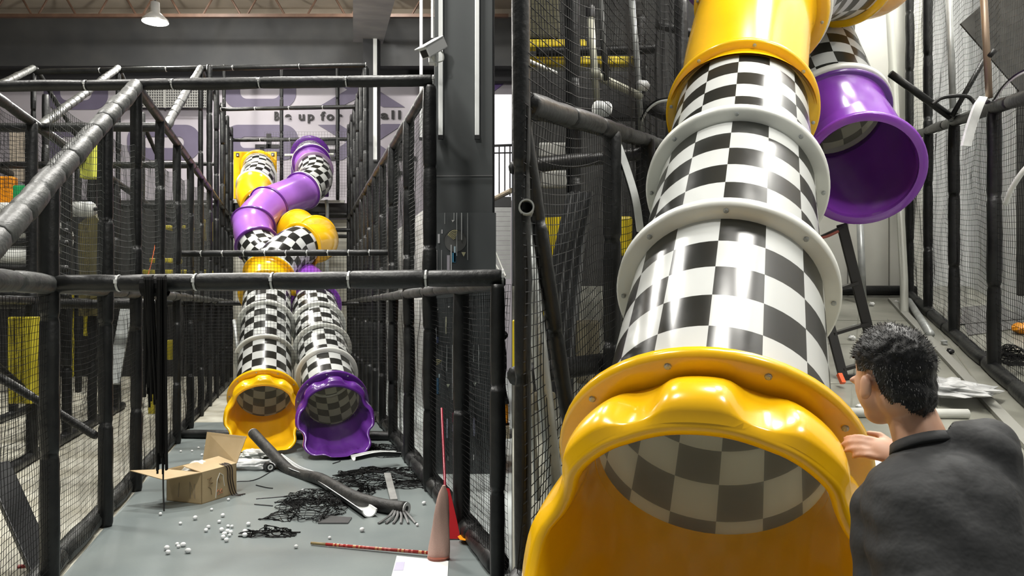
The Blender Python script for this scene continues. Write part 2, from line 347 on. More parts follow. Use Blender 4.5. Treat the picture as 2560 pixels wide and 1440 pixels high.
# security camera
t = thing('security_camera', 'white security camera with dark front mounted on the slate column', 'camera', at(1085, 140, 9.5))
c = at(1083, 120, 9.40); rot = Matrix.Rotation(math.radians(-42), 3, 'Z') @ Matrix.Rotation(math.radians(34), 3, 'X')
b = MB(); b.box(c, (.14, .34, .13), rot); b.build('housing', WHITE, t, bevel=.012)
b = MB(); b.box(c+rot @ V(0,-.168,-.008), (.10, .02, .085), rot); b.build('front_glass', BLACK, t, bevel=.006)
b = MB(); b.box(c+rot @ V(0,-.03,.072), (.155, .38, .014), rot); b.build('sun_shield', WHITE, t, bevel=.004)
b = MB(); b.tube([c+V(.0,0,-.07), c+V(.01,.04,-.13), c+V(.02,.14,-.16)], .022, 8); b.build('bracket', WPL, t, True)
b = MB(); b.box(at(1083,148,9.5), (.10,.12,.12)); b.build('junction_box', WHITE, t, bevel=.01)
b = MB(); b.tube(spline([at(1090,115,9.5), at(1106,132,9.45), at(1108,150,9.45), at(1092,157,9.5)], 6), .008, 6); b.build('cable', WPL, t, True)

# right of the column: bright backdrop, railing, slatted panel, orange machine
b = MB(); a, c = at(1222, 500, 19.5), at(1279.4, 236, 19.5); b.box(((a.x+c.x)/2, 19.55, (a.z+c.z)/2), (c.x-a.x, .08, c.z-a.z))
tag(b.build('lit_wall_board', mat('lit_wall_white', (0.97,0.95,1.0), .5, emit=1.15)), 'white wall board made to glow as if lit, high right of the slate column', 'panel')  # emission stands in for light falling on a white wall
t = thing('balcony_railing', 'thin dark balcony railing in front of the bright white panel', 'railing', at(1232, 490, 18))
b = MB(); b.bar(at(1226,365,18), at(1279.3,363,18), .05, .05); b.build('top_rail', BLACK, t)
b = MB(); b.bar(at(1226,383,18), at(1279.3,382,18), .03, .03); b.build('under_rail', BLACK, t)
for u in (1232, 1248, 1262, 1275):
    b = MB(); b.bar(at(u,364,18), at(u,490,18), .045 if u == 1248 else .02, .03); b.build('baluster', BLACK, t)
b = MB(); b.tube([at(1226,502,16), at(1279,476,15)], .05, 10); tag(b.build('wooden_handrail', mat('worn_wood', (.3,.25,.18), .5, var=.2)), 'sloping wooden handrail right of the slate column', 'handrail')
b = MB(); b.box(at(1250,505,17.6)+V(-.0,0,0), (.5,.1,.22)); tag(b.build('dark_ledge', DKW), 'dark ledge under the balcony railing', 'ledge')
t = thing('ribbed_screen', 'pale grey ribbed panel right of the slate column', 'panel', at(1255, 690, 17))
SL = mat('pale_slat', (.55,.56,.55), .5, var=.05)
for k in range(15):
    b = MB(); b.box(at(1254, 524+k*12, 17)+V(-.02,0,0), (.42, .05, .09)); b.build('slat', SL, t)
t = thing('stair_stringer', 'thin white sloping poles beside the ribbed panel', 'poles', at(1250, 690, 13))
for k in range(2):
    b = MB(); b.tube([at(1232+k*2, 612+k*40, 13), at(1264-k*8, 690, 12.5)], .012, 6); b.build('pole', WPL, t)
ORA = mat('orange_plastic', (0.90,0.33,0.01), .35, var=.08, scale=4)
t = thing('ride_on_machine', 'orange and black play machine standing past the slate column', 'machine', at(1255, 1080, 12.4))
b = MB()
prof = [(1238,730),(1262,735),(1264,800),(1252,850),(1258,900),(1262,985),(1272,1015),(1273,1058),(1238,1058)]
P = [at(u-2, v, 12.4) for u, v in prof]; n = len(P)
b.add(P+[p+V(0,.5,0) for p in P], [tuple(range(n)), tuple(range(2*n-1, n-1, -1))]+[(k, k+n, (k+1) % n+n, (k+1) % n) for k in range(n)]); b.build('body', ORA, t, bevel=.02)
b = MB(); b.ball(at(1256, 838, 12.2), .085, sc=(1,.6,.9)); b.build('hub', BLACK, t, True)
b = MB(); b.tube(spline([at(1256,840,12.3), at(1262,900,12.3), at(1259,960,12.3), at(1268,1010,12.3)], 5), .03, 8); b.build('hose', BLACK, t, True)
b = MB(); a = at(1256,1110,12.5); b.box(a, (.22, .5, .60)); b.build('plinth', mat('tan_board', (.32,.27,.18), .6, var=.1), t)
b = MB(); b.box(at(1256,1176,12.3)+V(0,.2,.02), (.24,.6,.05)); b.build('base', BLACK, t)

# ------------------------------------------------------------------ foam-wrapped frames and nets
def foam(parent, p0, p1, r=.058, name='rail', m=None, seg=.85, n=10, ties=False, jit=.02, seed=0):
    p0, p1 = Vector(p0), Vector(p1); L = (p1-p0).length; k = max(1, round(L/seg)); rng = random.Random(seed+int(L*1000)+int(p0.x*77+p0.y*31+p0.z*13))
    t = (p1-p0)/k; pts = []; rs = []; off = Vector((0,0,0))
    for i in range(k):
        a = p0+t*i; g = 1+rng.uniform(-.05, .06); e = min(.05, .018/max(t.length, .01)*2)
        off = Vector((rng.uniform(-1,1), rng.uniform(-1,1), rng.uniform(-1,1)))*r*.10
        for f, q in ((0, .84), (e, .97), (.25, 1.02), (.5, 1.0+rng.uniform(-jit, jit)*2), (.75, 1.02), (1-e, .97), (1, .84)):
            pts.append(a+t*f+off*(1-abs(f*2-1))); rs.append(r*g*q)
    b = MB(); b.tube(pts, rs, n); o = b.build(name, m or FOAM, parent, True)
    if ties:
        b = MB(); tn = t.normalized()
        for i in range(0, k+1):
            c = p0+t*i; b.lathe([(-.007, r*.9), (-.007, r*.99), (.007, r*.99), (.007, r*.9)], c, tn, 10, True)
            b.box(c+V(0,-r*.98,r*.18), (.018,.016,.028))
        tag(b.build('cable_tie', TIE, o), 'pale plastic cable ties', kind='stuff')
    return o
def strand_tube(b, pts, r):
    b.tube(pts, r, 3, cap=False)
def net(name, label, A, B, C, D, cell, r=.0022, sag=0.0, sagw=1.6, m=None, stepu=4, out=None, skip=0.0, group=None, wob=.006, parent=None):
    """A-B bottom edge, D-C top edge; rows sag between the posts."""
    A, B, C, D = map(Vector, (A, B, C, D)); nu = max(2, int(round((B-A).length/cell))); nv = max(2, int(round((D-A).length/cell)))
    wl = (B-A).length; nrm = (B-A).cross(D-A).normalized()
    def pt(a, c):
        p = (A*(1-a)+B*a)*(1-c)+(D*(1-a)+C*a)*c
        w = a*wl/sagw; ph = (w % 1.0); dz = -sag*4*ph*(1-ph)*(.35+.65*c)
        q = noise.noise(p*1.7)*wob*3+noise.noise(p*6)*wob
        return p+V(0,0,dz)+nrm*q*2
    b = MB(); sv = max(2, nv//5)
    for i in range(nu+1): strand_tube(b, [pt(i/nu, j/sv) for j in range(sv+1)], r)
    su = max(3, nu//2)
    for j in range(nv+1): strand_tube(b, [pt(i/su, j/nv) for i in range(su+1)], r)
    o = b.build(name, m or NETM, parent)
    if label: tag(o, label, 'net', group)
    return o

ZM, ZB, ZT = 2.166, 4.43, 6.95
YF, YB1, YB2, YT, YR = 5.65, 8.75, 10.75, 16.5, 21.9
cg = thing('play_cage', 'black foam-wrapped pipe cage around the grey floor of the slide corridor', 'play structure', pl(0, YF, 0))
def L_foam(s0, y0, z0, s1, y1, z1, **k): return foam(cg, pl(s0, y0, z0), pl(s1, y1, z1), **k)
# front and cross rails
L_foam(-.05, YF, ZM, 3.20, YF, ZM+.05, r=.062, ties=True, seg=.52)
L_foam(0, YF, ZM, 0, 4.2, ZM, r=.068, m=FOAMG)
b_o = foam(cg, V(-13.2, YB1, ZB-.12), pl(3.25, YB1, ZB+.06), r=.062, ties=True, seg=.95)
L_foam(0, 12.1, 2.82, 3.21, 12.4, 2.86, r=.05, ties=True, seg=.3)
# left wall rails
L_foam(0, YB1, ZB, 0, 3.9, 2.04, r=.085, m=FOAMG, seg=.42)
L_foam(0, YF, ZM, 0, YR, ZM, r=.062, m=FOAMG)
L_foam(0, YB1, ZB, 0, YR, ZB, r=.058)
L_foam(-.1, 4.6, .06, -.1, 12.7, .06, r=.085, m=FOAMG)
L_foam(-.1, 12.7, .06, 0, YR, .06, r=.07)
# right wall rails
L_foam(3.17, YF, ZM+.02, 3.21, YR, ZM, r=.062, m=FOAMG)
L_foam(3.21, YB1, ZB, 3.21, YR, ZB, r=.06, m=FOAMG)
L_foam(3.26, 6.0, .07, 3.26, 14, .07, r=.10)
L_foam(3.21, 14, .06, 3.21, YR, .06, r=.07)
# posts
for y in (5.65, 7.33, 8.75, 10.3, 11.8, 13.3, 14.8, 16.3, 17.8, 19.3, 20.6, 21.9):
    zt = ZM-.02 if y < 0 else (2.04+(ZB-2.04)*(y-3.9)/(YB1-3.9) if y < 8.75 else (ZT if y > 16 else ZB))
    L_foam(0, y, 0, 0, y, zt, r=.06 if y > 8 else .066, name='post', seg=.95)
for y in (7.1, 8.75, 10.35, 12.0, 13.4, 14.6, 15.6, 16.5, 17.5, 18.5, 19.5, 20.5, 21.6):
    zt = ZM if y < 8 else (ZT if y > 16 else ZB)
    L_foam(3.21, y, 0, 3.21, y, zt, r=.075 if y < 13 else .062, name='post', seg=.9)
L_foam(3.15, 5.6, 0, 3.15, 5.6, ZM, r=.052, name='post')
# dust sheet of base rail across the corridor in front of the slides
L_foam(0, 12.3, .06, 3.21, 12.1, .06, r=.07)
# tall rear part
L_foam(-3.65, YT, ZT-.08, 3.21, YT, ZT+.06, r=.058, ties=True, seg=1.4)
for s in (-3.65, -1.9, -.2): L_foam(s, YT, 0, s, YT, ZT, r=.05, name='post')
for u in (560, 704, 844): foam(cg, at(u, 500, YR), at(u, 162, YR), r=.05, name='post')
L_foam(-.2, YT, ZT, 0, YR, ZT-.2, r=.05); L_foam(3.21, YT, ZT, 3.21, YR, ZT-.2, r=.05)
L_foam(0, 19.0, 6.72, 3.21, 19.0, 6.78, r=.048, ties=True, seg=.9)
L_foam(0, YR, 6.60, 3.21, YR, 6.62, r=.05, ties=True, seg=.9)
L_foam(0, YR, 4.55, 3.21, YR, 4.55, r=.09); L_foam(0, 20.5, 4.0, 3.21, 20.5, 4.0, r=.05)
L_foam(0, YR-.1, 3.95, 3.21, YR-.1, 3.95, r=.05); L_foam(.0, 17.5, 2.1, 3.21, 17.5, 2.1, r=.045)
# sloping roof rails
L_foam(-.2, YT, ZT, 0, YB2, ZB, r=.066, m=FOAMG, seg=.5)
L_foam(-1.9, YT, ZT, -1.7, YB2, ZB, r=.066, m=FOAMG, seg=.34); L_foam(-3.65, YT, ZT, -3.4, YB2, ZB, r=.066, m=FOAMG, seg=.34)
L_foam(-1.9, YT, ZT, -1.6, 20, 5.6, r=.05, name='brace'); L_foam(-3.6, YT, ZT, -3.3, 20, 5.6, r=.05, name='brace'); L_foam(-3.3, 20, 5.6, -.2, 20, 5.6, r=.05)

# side bays left of the corridor
bay = thing('side_bay_cage', 'black foam-wrapped frame of the dark side bays left of the corridor', 'play structure', pl(-1.7, 8.75, 0))
def B_foam(s0, y0, z0, s1, y1, z1, **k): return foam(bay, pl(s0, y0, z0), pl(s1, y1, z1), **k)
for s in (-1.7, -3.4, -5.4):
    B_foam(s, 8.75, ZB, s, YR, ZB, r=.062)
    for y in ((9.0, 10.45, 12.06, 13.6, 15.3, 18.0, 20.5) if s == -1.7 else (10.6, 12.5, 14.6, 16.5, 19, 21.5)):
        B_foam(s, y, 0, s, y, ZB if y < 16 else 6.4, r=.072, name='post', seg=1.0)
    B_foam(s, 9.0, 2.1, s, YR, 2.1, r=.055)
    B_foam(s, 7.5, .06, s, 16, .06, r=.075)
for y, z in ((YB2, ZB), (13.6, ZB), (13.6, 2.1), (YB2, 2.05), (18.0, 4.3), (16.5, 2.4)):
    B_foam(-5.6, y, z, 0, y, z, r=.06)
for v in (575, 605, 668, 700, 735):
    foam(bay, at(-40, v, 11.3), at(170, v+4, 11.3), r=.05)
foam(bay, at(-20, 905, 9.6)+V(-.2,0,0), at(240, 1090, 9.0), r=.05, name='brace')
b = MB(); b.bar(at(-10, 1160, 6.3), at(110, 1430, 5.95), .19, .05); b.build('kick_board', mat('black_board', (0.012,0.013,0.014), .4), bay, bevel=.008)
foam(bay, at(-20, 905, 9.6), at(90, 1000, 10.5), r=.05, name='brace')

# solid pieces inside the bays
YPAD = mat('yellow_vinyl', (0.40,0.33,0.012), .45, c2=(0.55,0.47,0.03), scale=3)
WPAD = mat('pale_grey_vinyl', (0.62,0.63,0.60), .45, var=.08, scale=4)
def roller(u0, u1, v0, v1, d, lab):
    t = thing('soft_roller', lab, 'roller', at((u0+u1)/2, v1, d), 'soft rollers in the side bays')
    a, c = at(u0, (v0+v1)/2, d), at(u1, (v0+v1)/2, d); r = (v1-v0)/2*d/F
    b = MB(); L = (c-a).length
    b.lathe([(0, .001), (0, r*.8), (.04, r), (L-.04, r), (L, r*.8), (L, .001)], a, (1,0,0), 20); b.build('sleeve', WPAD, t, True)
    b = MB(); b.tube([a-V(.1,0,0), c+V(.1,0,0)], .03, 8); b.build('axle', BLACK, t)
roller(145, 235, 504, 542, 12.6, 'pale soft roller highest in the side bay, under the yellow pad')
roller(-30, 60, 506, 545, 11.4, 'pale soft roller at the left edge under the sloping grey pipe')
roller(-40, 82, 556, 604, 11.4, 'pale soft roller second from top behind the net at left edge')
roller(140, 168, 556, 634, 12.2, 'short pale soft roller between two posts of the side bay')
roller(-40, 82, 616, 664, 11.4, 'pale soft roller third from top behind the net at left edge')
roller(-40, 82, 682, 715, 11.4, 'lowest pale soft roller just above the front rail at left edge')
def pad(name, u0, u1, v0, v1, d, m, label, depth=.18, group=None, bev=.03):
    a, c = at(u0, v1, d), at(u1, v0, d); b = MB(); b.box(((a.x+c.x)/2, d+depth/2, (a.z+c.z)/2), (c.x-a.x, depth, c.z-a.z))
    return tag(b.build(name, m, bevel=min(bev, (c.x-a.x)*.25, (c.z-a.z)*.25)), label, 'pad', group)
for i, (u0, u1) in enumerate(((18, 34), (36, 52), (54, 70), (72, 80))):
    pad('padded_upright', u0, u1, 792, 1010, 10.2, YPAD, 'yellow padded upright number %s from the left edge behind the near net' % ('one', 'two', 'three', 'four')[i], group='yellow padded uprights')
pad('padded_post', 160, 171, 700, 945, 12.4, YPAD, 'tall slim yellow padded post behind the second net bay')
pad('padded_upright', 208, 216, 780, 840, 14.5, YPAD, 'short yellow padded slat, left of the close pair'); pad('padded_upright', 222, 229, 780, 840, 14.5, YPAD, 'short yellow padded slat, right of the close pair')
pad('foam_block', 196, 234, 330, 445, 13.0, mat('lime_vinyl', (0.72,0.74,0.10), .45, var=.06), 'lime yellow upright foam block behind the sloping grey pipe')
for i, (u0, u1, v0, v1, d) in enumerate(((372, 386, 645, 656, 15), (408, 431, 645, 656, 15.4), (355, 387, 674, 685, 15), (408, 431, 674, 685, 15.4), (450, 464, 674, 685, 16), (503, 512, 674, 685, 17), (404, 427, 563, 572, 15.4), (454, 462, 563, 572, 16), (502, 511, 548, 600, 17))):
    pad('padded_beam', u0, u1, v0, v1, d, YPAD, 'small yellow padded step at %s of the dark frame between posts' % ('the middle left', 'the middle', 'the lower left', 'the lower middle', 'the lower right', 'the far lower right', 'the upper middle', 'the upper right', 'the far right')[i], .5)
pad('climbing_mat', 415, 432, 850, 900, 15, YPAD, 'yellow tilted mat standing low behind the hanging black strips')
b = MB(); P = [at(420,905,15.5), at(436,850,15.5), at(436,880,15.5), at(424,930,15.5)]
b = MB(); b.box(at(380, 1030, 15.2)+V(0,0,0), (.12,.1,1.0)); tag(b.build('padded_post', YPAD, bevel=.02), 'yellow padded post low between the hanging black strips', 'pad')
BOARD = mat('olive_board', (0.10,0.085,0.03), .6, var=.2, scale=2); GREEN = mat('green_vinyl', (0.02,0.32,0.10), .4); ORV = mat('orange_vinyl', (0.85,0.30,0.01), .4); TANV = mat('tan_panel', (0.42,0.36,0.29), .6, var=.06)
pad('hanging_banner', 22, 78, 325, 455, 14.5, TANV, 'tan hanging panel behind the net at the upper left', .05)
pad('foam_block', -10, 30, 440, 510, 13.4, ORV, 'orange foam block at the left edge'); pad('foam_block', 30, 72, 462, 520, 13.2, GREEN, 'green foam block beside the orange one at left')
b = MB(); P = [at(196,560,13.4), at(232,532,13.4), at(254,560,13.4), at(254,790,13.4), at(196,790,13.4)]; n = 5
b.add(P+[q+V(0,.15,0) for q in P], [tuple(range(n)), tuple(range(2*n-1, n-1, -1))]+[(k, k+n, (k+1) % n+n, (k+1) % n) for k in range(n)])
tag(b.build('house_cutout', BOARD), 'dark olive house-shaped panel inside the side bay', 'panel')
b = MB(); b.bar(at(318,765,11.2), at(283,960,10.6), .16, .04); tag(b.build('plank', mat('grey_plank', (0.33,0.35,0.34), .6, var=.15)), 'grey plank leaning behind the net right of the second post', 'plank')
# black sheets added to stand in for the shade inside the bays
pad('black_backdrop', -245, 556, 500, 1010, 23.4, mat('bay_shade_black', (0.018,0.018,0.017), .7, var=.2), 'wide black sheet added to darken the back of the side bays', .06)
pad('black_backdrop', -590, 130, 600, 960, 19.0, MATS['bay_shade_black'], 'black sheet added to darken the left end of the side bays', .06)
CREAM = mat('cream_sheet', (0.56,0.55,0.48), .55, c2=(0.66,0.65,0.58), scale=1.2)
wsh = thing('rear_sheet_wall', 'cream sheet wall below the slide platform behind both slides', 'wall panel', pl(1.6, YR+.15, 0))
for i, (s0, s1) in enumerate(((0, .85), (.88, 1.7), (1.73, 2.5), (2.53, 3.25))):
    b = MB(); a, c = pl(s0, YR+.25, -.004), pl(s1, YR+.25, 4.45); b.box(((a.x+c.x)/2, YR+.27, 2.22), (c.x-a.x, .04, 4.45)); b.build('sheet_panel', CREAM, wsh)
pf = thing('slide_platform', 'dark slide platform with a pale front edge high behind the slides', 'platform', pl(1.6, YR+.3, 4.5))
b = MB(); a, c = pl(0, YR+.3, 4.62), pl(3.21, YR+.3, 4.95); b.box(((a.x+c.x)/2, YR+.9, 4.74), (c.x-a.x, 1.5, .30)); b.build('deck', BLACK, pf)
b = MB(); b.box(((a.x+c.x)/2, YR+.13, 4.93), (c.x-a.x-.1, .08, .07)); b.build('front_edge', WPL, pf)

b = MB(); P = [pl(4.3, 13.6, -.002), pl(4.3, 22.5, -.002), pl(4.38, 22.5, -.002), pl(4.38, 13.6, -.002)]
b.add(P+[q+V(0,0,3.95) for q in P], [(3,2,1,0),(4,5,6,7),(0,1,5,4),(1,2,6,5),(2,3,7,6),(3,0,4,7)])
tag(b.build('white_screen', mat('white_screen', (.80,.81,.80), .55, var=.04)), 'long white screen showing between the dark posts right of the slides', 'screen')
# nets of the left hall
net('safety_net', 'black net along the left side of the corridor below the middle rail', pl(0, 4.3, .1), pl(0, 12.6, .1), pl(0, 12.6, ZM-.05), pl(0, 4.3, ZM-.05), .048, .0019, sag=.05, sagw=1.55)
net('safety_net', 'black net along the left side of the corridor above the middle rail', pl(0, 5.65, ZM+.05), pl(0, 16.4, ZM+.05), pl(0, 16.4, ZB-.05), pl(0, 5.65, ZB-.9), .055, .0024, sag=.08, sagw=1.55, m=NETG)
net('safety_net', 'black net on the far lower left side beside the yellow slide', pl(0, 12.6, .1), pl(0, YR, .1), pl(0, YR, ZM), pl(0, 12.6, ZM), .065, .003)
net('safety_net', 'black net along the right side of the corridor below the middle rail', pl(3.21, 5.6, .15), pl(3.21, 13.4, .15), pl(3.21, 13.4, ZM-.05), pl(3.21, 5.6, ZM-.05), .048, .0018, sag=.02, sagw=1.6)
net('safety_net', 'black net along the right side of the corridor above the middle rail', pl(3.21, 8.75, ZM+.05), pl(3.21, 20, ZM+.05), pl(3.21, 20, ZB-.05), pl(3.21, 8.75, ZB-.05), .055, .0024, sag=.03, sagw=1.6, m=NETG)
net('safety_net', 'black net stretched below the cross rail over both slide exits', pl(.05, 12.15, 1.15), pl(3.2, 12.4, 1.15), pl(3.2, 12.4, 2.84), pl(.05, 12.15, 2.80), .05, .0026)
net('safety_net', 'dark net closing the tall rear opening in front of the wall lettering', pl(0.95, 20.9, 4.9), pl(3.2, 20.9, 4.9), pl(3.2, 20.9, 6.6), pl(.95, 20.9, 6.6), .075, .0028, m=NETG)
net('safety_net', 'dark net on the left bay posts behind the pale rollers', pl(-1.7, 8.8, .1), pl(-1.7, 15.5, .1), pl(-1.7, 15.5, ZB), pl(-1.7, 8.8, ZB), .06, .0024, sag=.1, sagw=1.6)
net('safety_net', 'black net covering the tan panel at the upper left', at(0,470,13.3), at(90,470,13.3), at(90,320,13.3), at(0,320,13.3), .07, .004)
net('safety_net', 'black net on the right outer side from the front corner toward the aisle', V(-.02, 5.62, .1), pl(3.21, 5.62, .1)*0+V(-.35, 6.6, .1), V(-.35, 6.6, ZM), V(-.02, 5.62, ZM), .05, .0017)

# grille of the wall vent
t = thing('wall_vent', 'pale perforated wall vent grille high behind the top rails', 'vent', at(415, 270, 24.6))
GR = mat('pale_grille', (.42,.42,.40), .5); b = MB(); a, c = at(318, 268, 24.6), at(518, 150, 24.6)
b.box(((a.x+c.x)/2, 24.7, (a.z+c.z)/2), (c.x-a.x, .04, c.z-a.z)); b.build('backing', mat('vent_dark', (0.10,0.098,0.10), .7), t)
b = MB()
for k in range(34): x = a.x+(c.x-a.x)*k/33; b.bar((x, 24.6, a.z), (x, 24.6, c.z), .035, .02)
for k in range(19): z = a.z+(c.z-a.z)*k/18; b.bar((a.x, 24.59, z), (c.x, 24.59, z), .035, .02)
tag(b.build('grille', GR, t), kind='stuff')
for u in (318, 412, 518):
    b = MB(); b.bar(at(u, 270, 24.55), at(u, 148, 24.55), .09, .04); b.build('frame_bar', GR, t)
b = MB(); b.bar(at(316, 148, 24.55), at(520, 146, 24.55), .09, .04); b.build('frame_bar', mat('bright_frame', (.6,.6,.58), .4), t)

# ------------------------------------------------------------------ tube slides
TR = 0.40; SQ = 2*PI*TR/14
def frames(pts):
    out = []; m = len(pts)
    for i in range(m):
        t = (pts[min(i+1, m-1)]-pts[max(i-1, 0)]).normalized(); n = (V(0,0,1)-t*t.z).normalized(); out.append((pts[i], t, n, t.cross(n)))
    return out
def tube_section(parent, pts, m, name, check=False, v0=0.0, n=42, r0=TR, bell=0.0):
    fr = frames(pts); acc = [0.0]
    for i in range(1, len(pts)): acc.append(acc[-1]+(pts[i]-pts[i-1]).length)
    T = acc[-1]
    def rad(j):
        if not bell: return r0
        e = min(acc[j], T-acc[j]); return r0+bell*max(0, 1-e/.12)**2
    def shell(dr):
        def fn(i, j):
            p, t, nn, bb = fr[j]; an = PI+2*PI*i/n; r = rad(j)+dr; return p+(nn*math.cos(an)+bb*math.sin(an))*r
        return fn
    uvf = lambda i, j: (i/n*14.0+.0, (v0+acc[j])/SQ)
    b = MB(); b.grid(n+1, len(pts), shell(0), uvfn=uvf if check else None)
    o = b.build(name, m, parent, True)
    b = MB(); b.grid(n+1, len(pts), shell(-.014), uvfn=uvf if check else None)
    b.build('inner_wall', CHKIN if check else m, o, True)
    return o, v0+T
def flange(parent, c, t, m, R=.465, th=.045, r=.385, name='flange', n=48, bolts=0, ph=.4):
    b = MB(); b.lathe([(-th/2, r), (-th/2, R-.012), (-th/2+.012, R), (th/2-.012, R), (th/2, R-.012), (th/2, r)], c, t, n, True)
    o = b.build(name, m, parent, True, angle=.9)
    if bolts:
        tt = Vector(t).normalized(); nn = (V(0,0,1)-tt*tt.z).normalized(); bb = tt.cross(nn)
        for k in range(bolts):
            an = ph+2*PI*k/bolts; b = MB(); b.lathe([(0, .001), (0, .011), (-.006, .011), (-.009, .006), (-.009, .001)], Vector(c)+(nn*math.cos(an)+bb*math.sin(an))*(R-.032)-tt*th/2, tt, 8); b.build('bolt', STEEL, o)
    return o
def exit_lip(parent, c, up, m, mi=None, name='exit_scoop', bolts=True, Lt=.24, Lb=.72, sf=1.0, zf=None):
    """c: centre of the tube end, up: direction up the tube."""
    d = Vector(up).normalized(); a = -d; n = (V(0,0,1)-d*d.z).normalized(); bb = d.cross(n); N = 128
    def w(th): return (1-math.cos(th))/2
    def lobe(th): return max(0, .5+.5*math.tanh(1.7*math.cos(8*th)+.75)/math.tanh(2.45))
    def Rr(th): ww = w(th); return .392+.10*ww**.9+(lobe(th)-.5)*.13*ww*(1-.4*ww)*sf
    def Ln(th): ww = w(th); return Lt+Lb*ww**1.7+.03*(lobe(th)-.5)*ww
    NI, NR, NO = 14, 6, 14
    flat = Vector((a.x, a.y, 0)).normalized(); ph0 = math.asin(-a.z); tab = [(c.copy(), n.copy())]; q = c.copy(); ds = .01
    for k in range(160):
        x = min(1, max(0, (k*ds-.12)/.62)); ph = ph0*(1-x*x*(3-2*x)); dr = flat*math.cos(ph)-V(0,0,1)*math.sin(ph); q = q+dr*ds
        tab.append((q.copy(), (flat*math.sin(ph)+V(0,0,1)*math.cos(ph))))
    def axis_at(s):
        k = max(0, min(s/ds, 158.9)); i = int(k); f = k-i; return tab[i][0].lerp(tab[i+1][0], f), tab[i][1].lerp(tab[i+1][1], f)
    def fn(i, j):
        th = 2*PI*i/N; R, L = Rr(th), Ln(th); ww = w(th)
        if j <= NI:
            t = j/NI; r = .386+(R-.386)*t**1.7; s = L*t
        elif j <= NI+NR:
            k = (j-NI)/NR; an = PI*k; rr = .022; r = R+rr-rr*math.cos(an); s = L+rr*1.1*math.sin(an)
        else:
            t = 1-(j-NI-NR)/NO; r = .386+(R-.386)*t**1.7+.044*t**.4+.010
            r += lobe(th)*(.062-.03*ww)*math.sin(PI*min(1, max(0, t)))**.6; s = L*t
        p, nn = axis_at(s); p = p+(nn*math.cos(th)+bb*math.sin(th))*r
        if zf is not None:
            zm = zf(p.y)+.035; k = p.z-zm; p.z = zm+.5*(k+math.sqrt(k*k+.006))
        return p
    b = MB(); b.grid(N, NI+NR+NO+1, fn, wrap_u=True); o = b.build(name, m, parent, True)
    b = MB(); b.lathe([(-.005, .385), (-.005, .50), (.008, .515), (.035, .515), (.05, .50), (.05, .385)], c, d, 64, True); f = b.build('flange', m, o, True, angle=.9)
    if bolts:
        for k in range(10):
            an = .42+2*PI*k/10; b = MB(); b.lathe([(0, .001), (0, .012), (-.007, .011), (-.010, .006), (-.010, .001)], c+(n*math.cos(an)+bb*math.sin(an))*.478-d*.004, d, 8)
            b.build('bolt', STEEL, o)
    return o
def run(parent, pts, per=8): return spline(pts, per)

# --- left hall, yellow slide
ys = thing('tube_slide', 'yellow-ended checkered tube slide winding down the left of the corridor', 'slide', at(658, 1130, 10.9))
base = [V(*at(660, 995, 11.64)) for _ in range(1)]
rings = [at(660, 995, 11.64)]
for k in range(1, 4):
    d = 11.64+.775*k; z = .69+.52*k; rings.append(V((660+2.7*k-1280)*d/F, d, z))
up = (rings[3]-rings[0]).normalized()
exit_lip(ys, rings[0], up, YEL, zf=lambda y: 0.0)
v0 = 0
for k in range(3):
    p = [rings[k].lerp(rings[k+1], j/4) for j in range(5)]
    o, v0 = tube_section(ys, p, CHK, 'tube_section', True, v0+SQ*.5)
    if k < 2: flange(ys, rings[k+1], up, WPL)
flange(ys, rings[3], up, YEL, R=.49)
full = [rings[3], at(674,692,14.4), at(712,640,14.9), at(752,615,15.3), at(792,606,15.9), at(790,590,16.8), at(742,575,17.6), at(692,553,18.2), at(650,515,18.9), at(632,485,19.5), at(645,452,20.2), at(648,428,20.7), at(645,418,21.5)]
sp = spline(full, 8)
def cut(a, c): return sp[a*8:c*8+1]
def tang(i): return (sp[min(i*8+1, len(sp)-1)]-sp[max(i*8-1, 0)]).normalized()
tube_section(ys, cut(0, 1), YEL, 'tube_collar', bell=.05); flange(ys, sp[8], tang(1), YEL, R=.48); flange(ys, sp[8]+tang(1)*.05, tang(1), WPL, R=.47)
tube_section(ys, cut(1, 3), CHK, 'tube_section', True, 0); flange(ys, sp[24], tang(3), YEL, R=.46)
tube_section(ys, cut(3, 6), YEL, 'tube_elbow', bell=.05); flange(ys, sp[40], tang(5), YEL, R=.44); flange(ys, sp[48], tang(6), YEL)
tube_section(ys, cut(6, 8), CHK, 'tube_section', True, 0); flange(ys, sp[64], tang(8), YEL)
tube_section(ys, cut(8, 9)+sp[73:77], YEL, 'tube_elbow', bell=.04); flange(ys, sp[76], (sp[77]-sp[75]), WPL)
o, vv = tube_section(ys, sp[76:84], CHK, 'tube_section', True, 0); flange(ys, sp[83], tang(11), WPL, R=.45); tube_section(ys, sp[83:], CHK, 'tube_section', True, vv+SQ)
b = MB(); a, c = at(584, 498, 21.6), at(692, 379, 21.6); cc = (a+c)/2; b.box(cc, (c.x-a.x, .05, c.z-a.z)); o = b.build('mounting_plate', YEL, ys, bevel=.02)
for u, v in ((594,387),(682,386),(593,486),(684,488)):
    b = MB(); b.box(at(u, v, 21.55), (.08,.03,.09)); k = b.build('bracket', BLACK, o); b = MB(); b.box(at(u, v+1, 21.52), (.03,.03,.04)); b.build('bolt', WPL, o)
flange(ys, sp[-1]-tang(12)*.12, tang(12), YEL, R=.47, th=.05)

